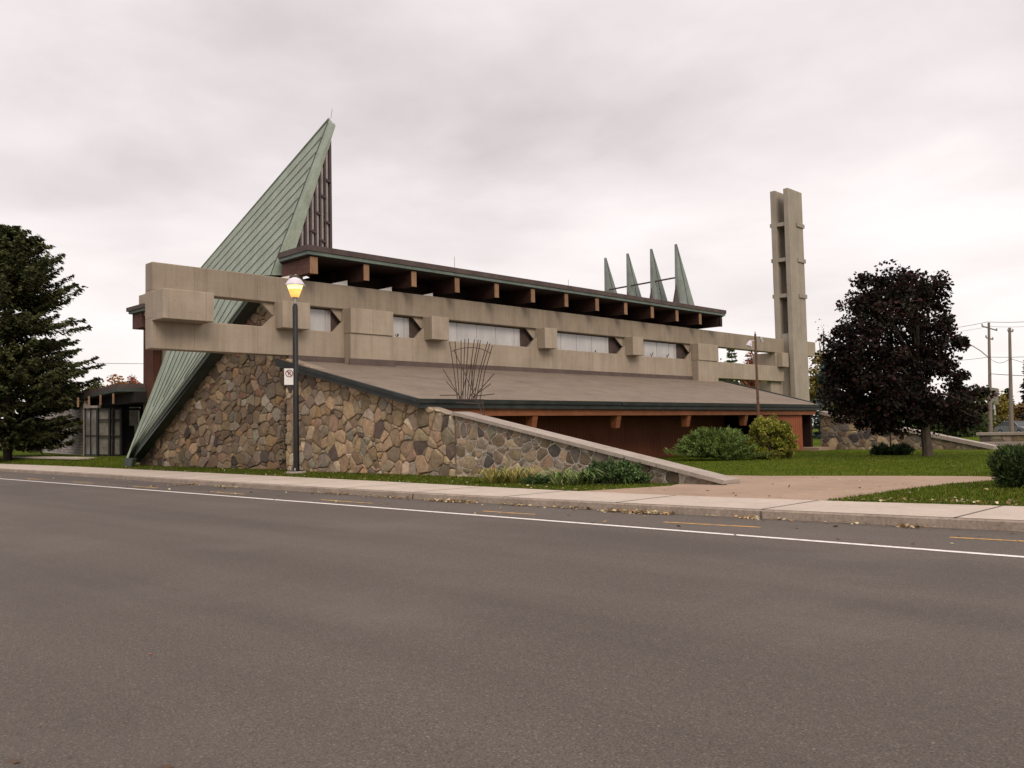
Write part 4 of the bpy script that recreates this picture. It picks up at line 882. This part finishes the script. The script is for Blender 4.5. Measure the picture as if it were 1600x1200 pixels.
# grass blades on the near lawns
def grass(n, region, h):
    P = region(n); az = rng.random(n)*2*math.pi; d = np.c_[np.cos(az), np.sin(az), np.zeros(n)]; hh = h*(.5+rng.random(n)); ww = .007+.009*rng.random(n)
    tip = P+np.c_[d[:,0]*hh*.5, d[:,1]*hh*.5, hh]; sd = np.c_[-d[:,1], d[:,0], np.zeros(n)]*ww[:,None]
    V = np.stack([P-sd, P+sd, tip], 1).reshape(-1,3); return V, np.arange(3*n).reshape(-1,3), pal([(.058,.088,.008),(.076,.112,.011),(.100,.130,.018),(.16,.145,.045),(.048,.074,.006)], n, .24)
def inwalk(x, y):
    px = np.array([p[0] for p in WALK]); py = np.array([p[1] for p in WALK]); ins = np.zeros(len(x), bool); j = len(px)-1
    for i in range(len(px)):
        c = ((py[i] > y) != (py[j] > y)) & (x < (px[j]-px[i])*(y-py[i])/(py[j]-py[i]+1e-12)+px[i]); ins ^= c; j = i
    return ins
BYS = np.array([smooth(by, x) for x in xs])
def reg(x0, x1, d0, d1):
    def f(n):
        X = rng.uniform(x0, x1, n*2); Y = np.interp(X, xs, BYS)+d0+(d1-d0)*rng.random(n*2)**1.3
        k = ~inwalk(X, Y); X, Y = X[k][:n], Y[k][:n]
        if len(X) < n: X = np.r_[X, X[:n-len(X)]]; Y = np.r_[Y, Y[:n-len(Y)]]
        Z = np.array([gz(a, b) for a, b in zip(X, Y)]); return np.c_[X, Y, Z-.005]
    return f
parts = [grass(52000, reg(-46,-12,0,2.9), .05), grass(60000, reg(-8,6,-.02,12), .05), grass(70000, reg(-24,4,3.5,30), .045), grass(16000, reg(-75,-45,.0,4), .09)]
off = 0; Vs, Fs, Cs = [], [], []
for V, Fc, C in parts: Vs.append(V); Fs.append(Fc+off); Cs.append(C); off += len(V)
tag(mesh_np('grass', np.concatenate(Vs), np.concatenate(Fs), np.concatenate(Cs), M['blade']), 'short green grass on the lawns', 'grass', None, 'stuff')
# fallen leaves
def fallen():
    P = []
    def patch(u0, u1, n, sy=.10, z=0.):
        for _ in range(n):
            u = random.triangular(u0, u1); x = on(u, 700+.06*u, 2, 0)[0]; x = float(np.interp(u, [300,560,870,1200,1600], [-28.6,-19,-12.15,-7.5,-3.7])); P.append((x, smooth(ky, x)-.04-abs(random.gauss(0, sy)), .012+random.random()*.03))
    patch(680, 770, 260, .14); patch(955, 1075, 420, .16); patch(505,560,60,.08); patch(800,850,40,.1); patch(1110,1260,36,.12); patch(330,400,60,.12); patch(180,320,90,.1); patch(560,690,40,.1); patch(850,960,50,.08); patch(1260,1600,50,.25); patch(0,320,60,.6)
    for _ in range(90): x = random.uniform(-40, -2); P.append((x, smooth(ky, x)-random.uniform(0, 2.4), .012))
    for _ in range(420):
        x = random.uniform(-45, 3); y = smooth(by, x)+random.random()**1.6*(2.4 if x < -13 else 16); P.append((x, y, gz(x, y)+.045))
    for _ in range(110): x = random.uniform(-7.3, -3); P.append((x, smooth(by, x)+abs(random.gauss(0,.5)), .19))
    for _ in range(18): P.append((random.uniform(-12.5,-7.6), random.uniform(16,23), .165))
    P = np.array(P); n = len(P); A = rng.normal(size=(n,3)); A[:,2] *= .25
    return leaves(P, A, .078, .7, pal([(.30,.17,.07),(.20,.12,.06),(.36,.26,.13),(.14,.085,.045),(.46,.38,.24),(.5,.44,.28)], n, .25), 1.2)
V, Fc, C = fallen(); tag(mesh_np('fallen_leaves', V, Fc, C, M['dead']), 'dry brown and yellow leaves lying along the kerb and on the grass', 'leaves', None, 'stuff')
# single litter by the road edge, lower left
for (u, v, s_) in ((235,1021,.05),(22,1188,.10),(262,1196,.10)):
    p = on(u, v, 2, .01); P = np.array([p]); V, Fc, C = leaves(P, np.array([[1.,.3,.05]]), np.array([s_]), .45, np.array([[.42,.10,.05] if s_ < .06 else [.10,.06,.04]]), 2)
    tag(mesh_np('fallen_leaf', V, Fc, C, M['dead']), {.05:'single small orange leaf alone on the dark asphalt'}.get(s_, 'thin brown leaf on the asphalt at the bottom left corner' if u < 100 else 'thin brown leaf on the asphalt at the bottom edge'), 'leaf', 'single leaves on the asphalt')

# ------------------------------------------------------------------ annex at far left
ZA = .46
v0 = on(152, 714, 2, ZA); an = thing('annex_building', 'low flat roofed annex with white block wall and glazed porch left of the church', 'building', v0)
wl = on(131, 712, 2, ZA); we = on(60, 706.5, 2, ZA)
d = we-wl; d[2] = 0; nd = np.array([d[1], -d[0], 0]); nd /= np.linalg.norm(nd); nd = nd if nd@(CAM-wl) < 0 else -nd
m = MB(); m.prism([wl-(0,0,.5), we-(0,0,.5), we+(0,0,4.4), wl+(0,0,4.4)], nd*.4); m.build('block_wall', M['block'], an)
far = we+d*.9
m = MB(); m.prism([we-(0,0,.5), far-(0,0,.5), far+(0,0,4.0), we+(0,0,4.0)], nd*.4); m.build('glazed_wall', M['dark'], an)
ZRf = 4.72; A_, B_, C_ = on(185,606,2,ZRf), on(300,607,2,ZRf), on(112,622.5,2,ZRf)
E_ = C_+(C_-A_)*.8
m = MB(); m.prism([A_, B_, B_+(0,14,0), E_+(0,14,0), E_], (0,0,.28)); rf_ = m.build('flat_roof', M['fascia'], an)
m = MB(); m.prism([A_-(0,.06,.22), B_-(0,.06,.22), B_+(0,8,-.22), E_+(0,8,-.22), E_-(0,.06,.22)], (0,0,.215)); m.build('drip_edge', M['copperdark'], rf_)
m = MB(); m.prism([A_+(.5,.8,-.9), B_+(0,.8,-.9), B_+(0,6,-.9), E_+(0,6,-.9), E_+(0,.8,-.9)], (0,0,.67)); m.build('soffit_band', M['dark'], an)
for u, va, vb in ((122,621,636),(139,619,634),(157,617,633),(177,615,631)):
    D_ = depth(A_)*.985; a_p, b_p = dep(u, va, D_), dep(u, vb, D_); q = MB(); q.box(a_p[0]-.05, a_p[0]+.05, a_p[1]-.04, a_p[1]+.04, b_p[2], a_p[2]); q.build('rafter_end', M['beamend'], an)
# glazed porch
Dp = depth(v0); K1 = Dp/F_PX
def pp(u, v, dd=0.): return dep(u, v, Dp+dd)
def quad(mb, u0, u1, va, vb, dd0=0., dd1=0., th=.06, mi=0):
    P4 = [pp(u0,va,dd0), pp(u1,va,dd1), pp(u1,vb,dd1), pp(u0,vb,dd0)]; mb.prism(P4, -b_*th, mi)
m = MB(); quad(m, 152, 189, 713, 721, 0, 1., .4); quad(m, 132, 152, 711.5, 716, 3.5, 0, .4); m.build('plinth', M['annexc'], an)
m = MB(); quad(m, 133, 151, 640, 711, 3.4, .2, .03); quad(m, 153, 189, 640, 712, .2, 1., .03); po_ = m.build('porch_glass', M['frost'], an)
m = MB()
for u, d0, w_ in ((132.5,3.2,1.6),(141,1.6,1.2),(151.5,-.1,2.6),(170.5,.3,2.6),(176,.5,2.2),(188,.8,2.4)): quad(m, u-w_/2, u+w_/2, 638, 713, d0, d0, .18)
for v in (638.5, 656, 681.5, 711): quad(m, 153, 189, v-.9, v+.9, .0, .8, .1)
for v in (639, 681, 710.5): quad(m, 133, 151, v-.8, v+.8, 3.2, .0, .1)
m.build('porch_frame', M['blackmetal'], an)
m = MB(); quad(m, 130.5, 132.2, 638, 712, 3.4, 3.4, .2); quad(m, 130, 152, 634, 637.5, 3.3, -.2, .5); m.build('porch_trim', M['coping'], an)
m = MB(); quad(m, 171, 240, 632, 719, 1.6, 3.2, .3); m.build('dark_entrance', M['dark'], an)
m = MB(); quad(m, 202, 216, 641, 665, 1.2, 1.6, .2); quad(m, 210, 219, 663, 706, 1.4, 1.6, .2); m.build('side_window', M['frost'], an)
m = MB(); quad(m, 202, 218, 636, 637.6, 1.0, 1.4, .15); m.build('light_fitting', M['pane'], an)

# ------------------------------------------------------------------ utility poles, wires, sign, cars beyond
def upole(u, v0_, v1_, D, label, arms):
    b = dep(u+4, v1_, D); b[2] = .1; tpt = dep(u, v0_, D); t = thing('utility_pole', label, 'utility pole', b, 'utility poles beyond the low wall')
    m = MB(); m.tube([b, (b+tpt)/2, tpt], [.20,.16,.12], 8); m.build('pole', M['polewood'], t)
    for (du, dv, L_, ti) in arms:
        c = dep(u+du, v0_+dv, D); m = MB(); m.tube([c-r_*L_-(0,0,-ti), c+r_*L_-(0,0,ti)], .07, 5); m.build('crossarm', M['polewood'], t)
        for s_ in (-1, 1):
            q = c+r_*s_*L_*.95+np.array([0,0,-ti*s_]); m = MB(); m.lathe(q, [(.05,.05),(.09,.12),(.06,.22),(0,.28)], 7); m.build('insulator', M['steel'], t)
    return t, tpt
D1 = 88.; u1, tp1 = upole(1545, 504, 700, D1, 'utility pole with a crossarm and a street light arm', [(1,9,.75,.22),(1,25,.35,.1)])
m = MB(); m.tube([dep(1545,559,D1), dep(1532,548,D1), dep(1519,540,D1), dep(1512,540,D1)], .05, 6); m.tube([dep(1514,540,D1), dep(1509,541,D1)], [.07,.14], 6); m.build('light_arm', M['steel'], u1)
u2, tp2 = upole(1577.5, 512, 700, 80, 'plain leaning utility pole nearest the right edge', [(1.5,6,.22,.0)])
def wire(label, pts, r=.022):
    P = []
    for (a, b, sag) in pts:
        for q in np.linspace(0,1,9): P.append(a+(b-a)*q-np.array([0,0,4*sag*q*(1-q)]))
    m = MB(); m.tube(P, r, 4); tag(m.build('power_line', M['wire']), label, 'wire', 'overhead wires at the right')
wire('topmost overhead wire running over the first utility pole', [(dep(1460,516,120), dep(1543,503,D1), .1),(dep(1543,503,D1), dep(1640,500,70), .1)])
wire('second overhead wire just below the top wire', [(dep(1450,524,120), dep(1546,510,D1), .1),(dep(1546,510,D1), dep(1640,508,70), .1)], .014)
wire('level wire crossing both poles at mid height', [(dep(1460,565,120), dep(1545,558,D1), .1),(dep(1545,558,D1), dep(1640,556,70), .05)])
wire('sagging wire strung between the two utility poles', [(dep(1545,558,D1), dep(1578,560,80), .5),(dep(1578,560,80), dep(1640,574,70), .1)])
wire('double low wire beneath the sagging one', [(dep(1548,584,D1), dep(1640,588,70), .05)], .03)
p0_, p1_ = dep(90,566,120), dep(240,568.5,120)
m = MB(); m.tube([p0_, (p0_+p1_)/2-(0,0,.05), p1_], .03, 4); tag(m.build('power_line', M['wire']), 'thin wire across the sky between spruce and church', 'wire')
# roadside sign
ps_ = dep(1553, 600, 95); ss = thing('roadside_sign', 'grey sign box on a post among the trees beyond the low wall', 'sign', (ps_[0], ps_[1], .1))
a, b = dep(1545,606,95), dep(1560,632,95)
m = MB(); m.prism([dep(1545,605,95), dep(1560,607,95), dep(1560,632,95), dep(1546,630,95)], -b_*.4); m.build('sign_box', M['frost'], ss)
m = MB(); m.prism([dep(1547,614,94.9), dep(1558,615,94.9), dep(1558,617,94.9), dep(1547,616,94.9)], -b_*.05); m.build('dark_band', M['signblack'], ss)
m = MB(); m.tube([(ps_[0],ps_[1],.1), dep(1553,632,95.2)], .12, 6); m.build('post', M['steel'], ss)
def car(label, pos, head, paintm, L_=4.5, W_=1.75, H_=1.45, group='cars parked beyond the low wall'):
    t = thing('parked_car', label, 'car', pos, group); t.rotation_euler = (0,0,head)
    def bld(mb, name, mat, par=t):
        o = mb.build(name, mat); o.parent = par; return o
    h = L_/2
    prof = [(-h,.35),(-h,.75),(-h+.15,.88),(-h+.75,.95),(h-1.25,.93),(h-.25,.78),(h,.62),(h,.32)]
    m = MB(); m.prism([(x,-W_/2,z) for x,z in prof], (0,W_,0)); o = bld(m, 'body', paintm); bv = o.modifiers.new('b','BEVEL'); bv.width = .08; bv.segments = 3
    m = MB(); lo = [(-h+.45,.93),(h-1.15,.93),(h-1.95,H_-.06),(-h+1.05,H_-.05)]; 
    vs = [(x,(-W_/2+.08) if i < 2 else (-W_/2+.26),z) for i,(x,z) in enumerate(lo)]+[(x,W_/2-.08 if i < 2 else W_/2-.26,z) for i,(x,z) in enumerate(lo)]
    m.add(vs, [(0,1,2,3),(7,6,5,4),(0,4,5,1),(1,5,6,2),(2,6,7,3),(3,7,4,0)]); bld(m, 'windows', M['glass'])
    m = MB(); m.box(-h+1.05,h-1.95,-W_/2+.24,W_/2-.24,H_-.06,H_); m.tube([(-h+.45,-W_/2+.1,.94),(-h+1.05,-W_/2+.27,H_-.03)], .04, 4); m.tube([(h-1.15,-W_/2+.1,.94),(h-1.95,-W_/2+.27,H_-.03)], .04, 4); m.tube([(-.1,-W_/2+.09,.94),(-.1,-W_/2+.27,H_-.03)], .04, 4); m.tube([(-h+.45,W_/2-.1,.94),(-h+1.05,W_/2-.27,H_-.03)], .04, 4); m.tube([(h-1.15,W_/2-.1,.94),(h-1.95,W_/2-.27,H_-.03)], .04, 4)
    bld(m, 'roof', paintm)
    for x in (-h+.85, h-.9):
        for s_ in (-1, 1):
            m = MB(); m.tube([(x,s_*(W_/2-.2),.32),(x,s_*(W_/2+.02),.32)], .32, 14); wo = bld(m, 'wheel', M['rubber']); m = MB(); m.tube([(x,s_*(W_/2),.32),(x,s_*(W_/2+.03),.32)], .19, 10); bld(m, 'rim', M['steel'], wo)
    for s_ in (-1,1):
        m = MB(); m.box(h-.06,h+.01,s_*(W_/2-.35)-.17,s_*(W_/2-.35)+.17,.6,.72); bld(m, 'headlight', M['pane'])
    return t
def gpos(u, D, z=.12): p = dep(u, 680, D); return (p[0], p[1], z)
car('grey car whose roof shows above the low stone wall', gpos(1592, 84), math.radians(-42), M['car_grey'], 4.6, 1.8, 1.42)
car('white car parked behind the foot of the first utility pole', gpos(1514, 96), math.radians(40), M['car_white'], 4.4, 1.75, 1.65)
car('white van beyond the two utility poles', gpos(1572, 112), math.radians(-44), M['car_white'], 5.2, 1.9, 2.1)
car('dark blue car half hidden behind the spruce trunk', gpos(-8, 100, .5), math.radians(45), M['car_blue'])

print('objects', len(bpy.data.objects))
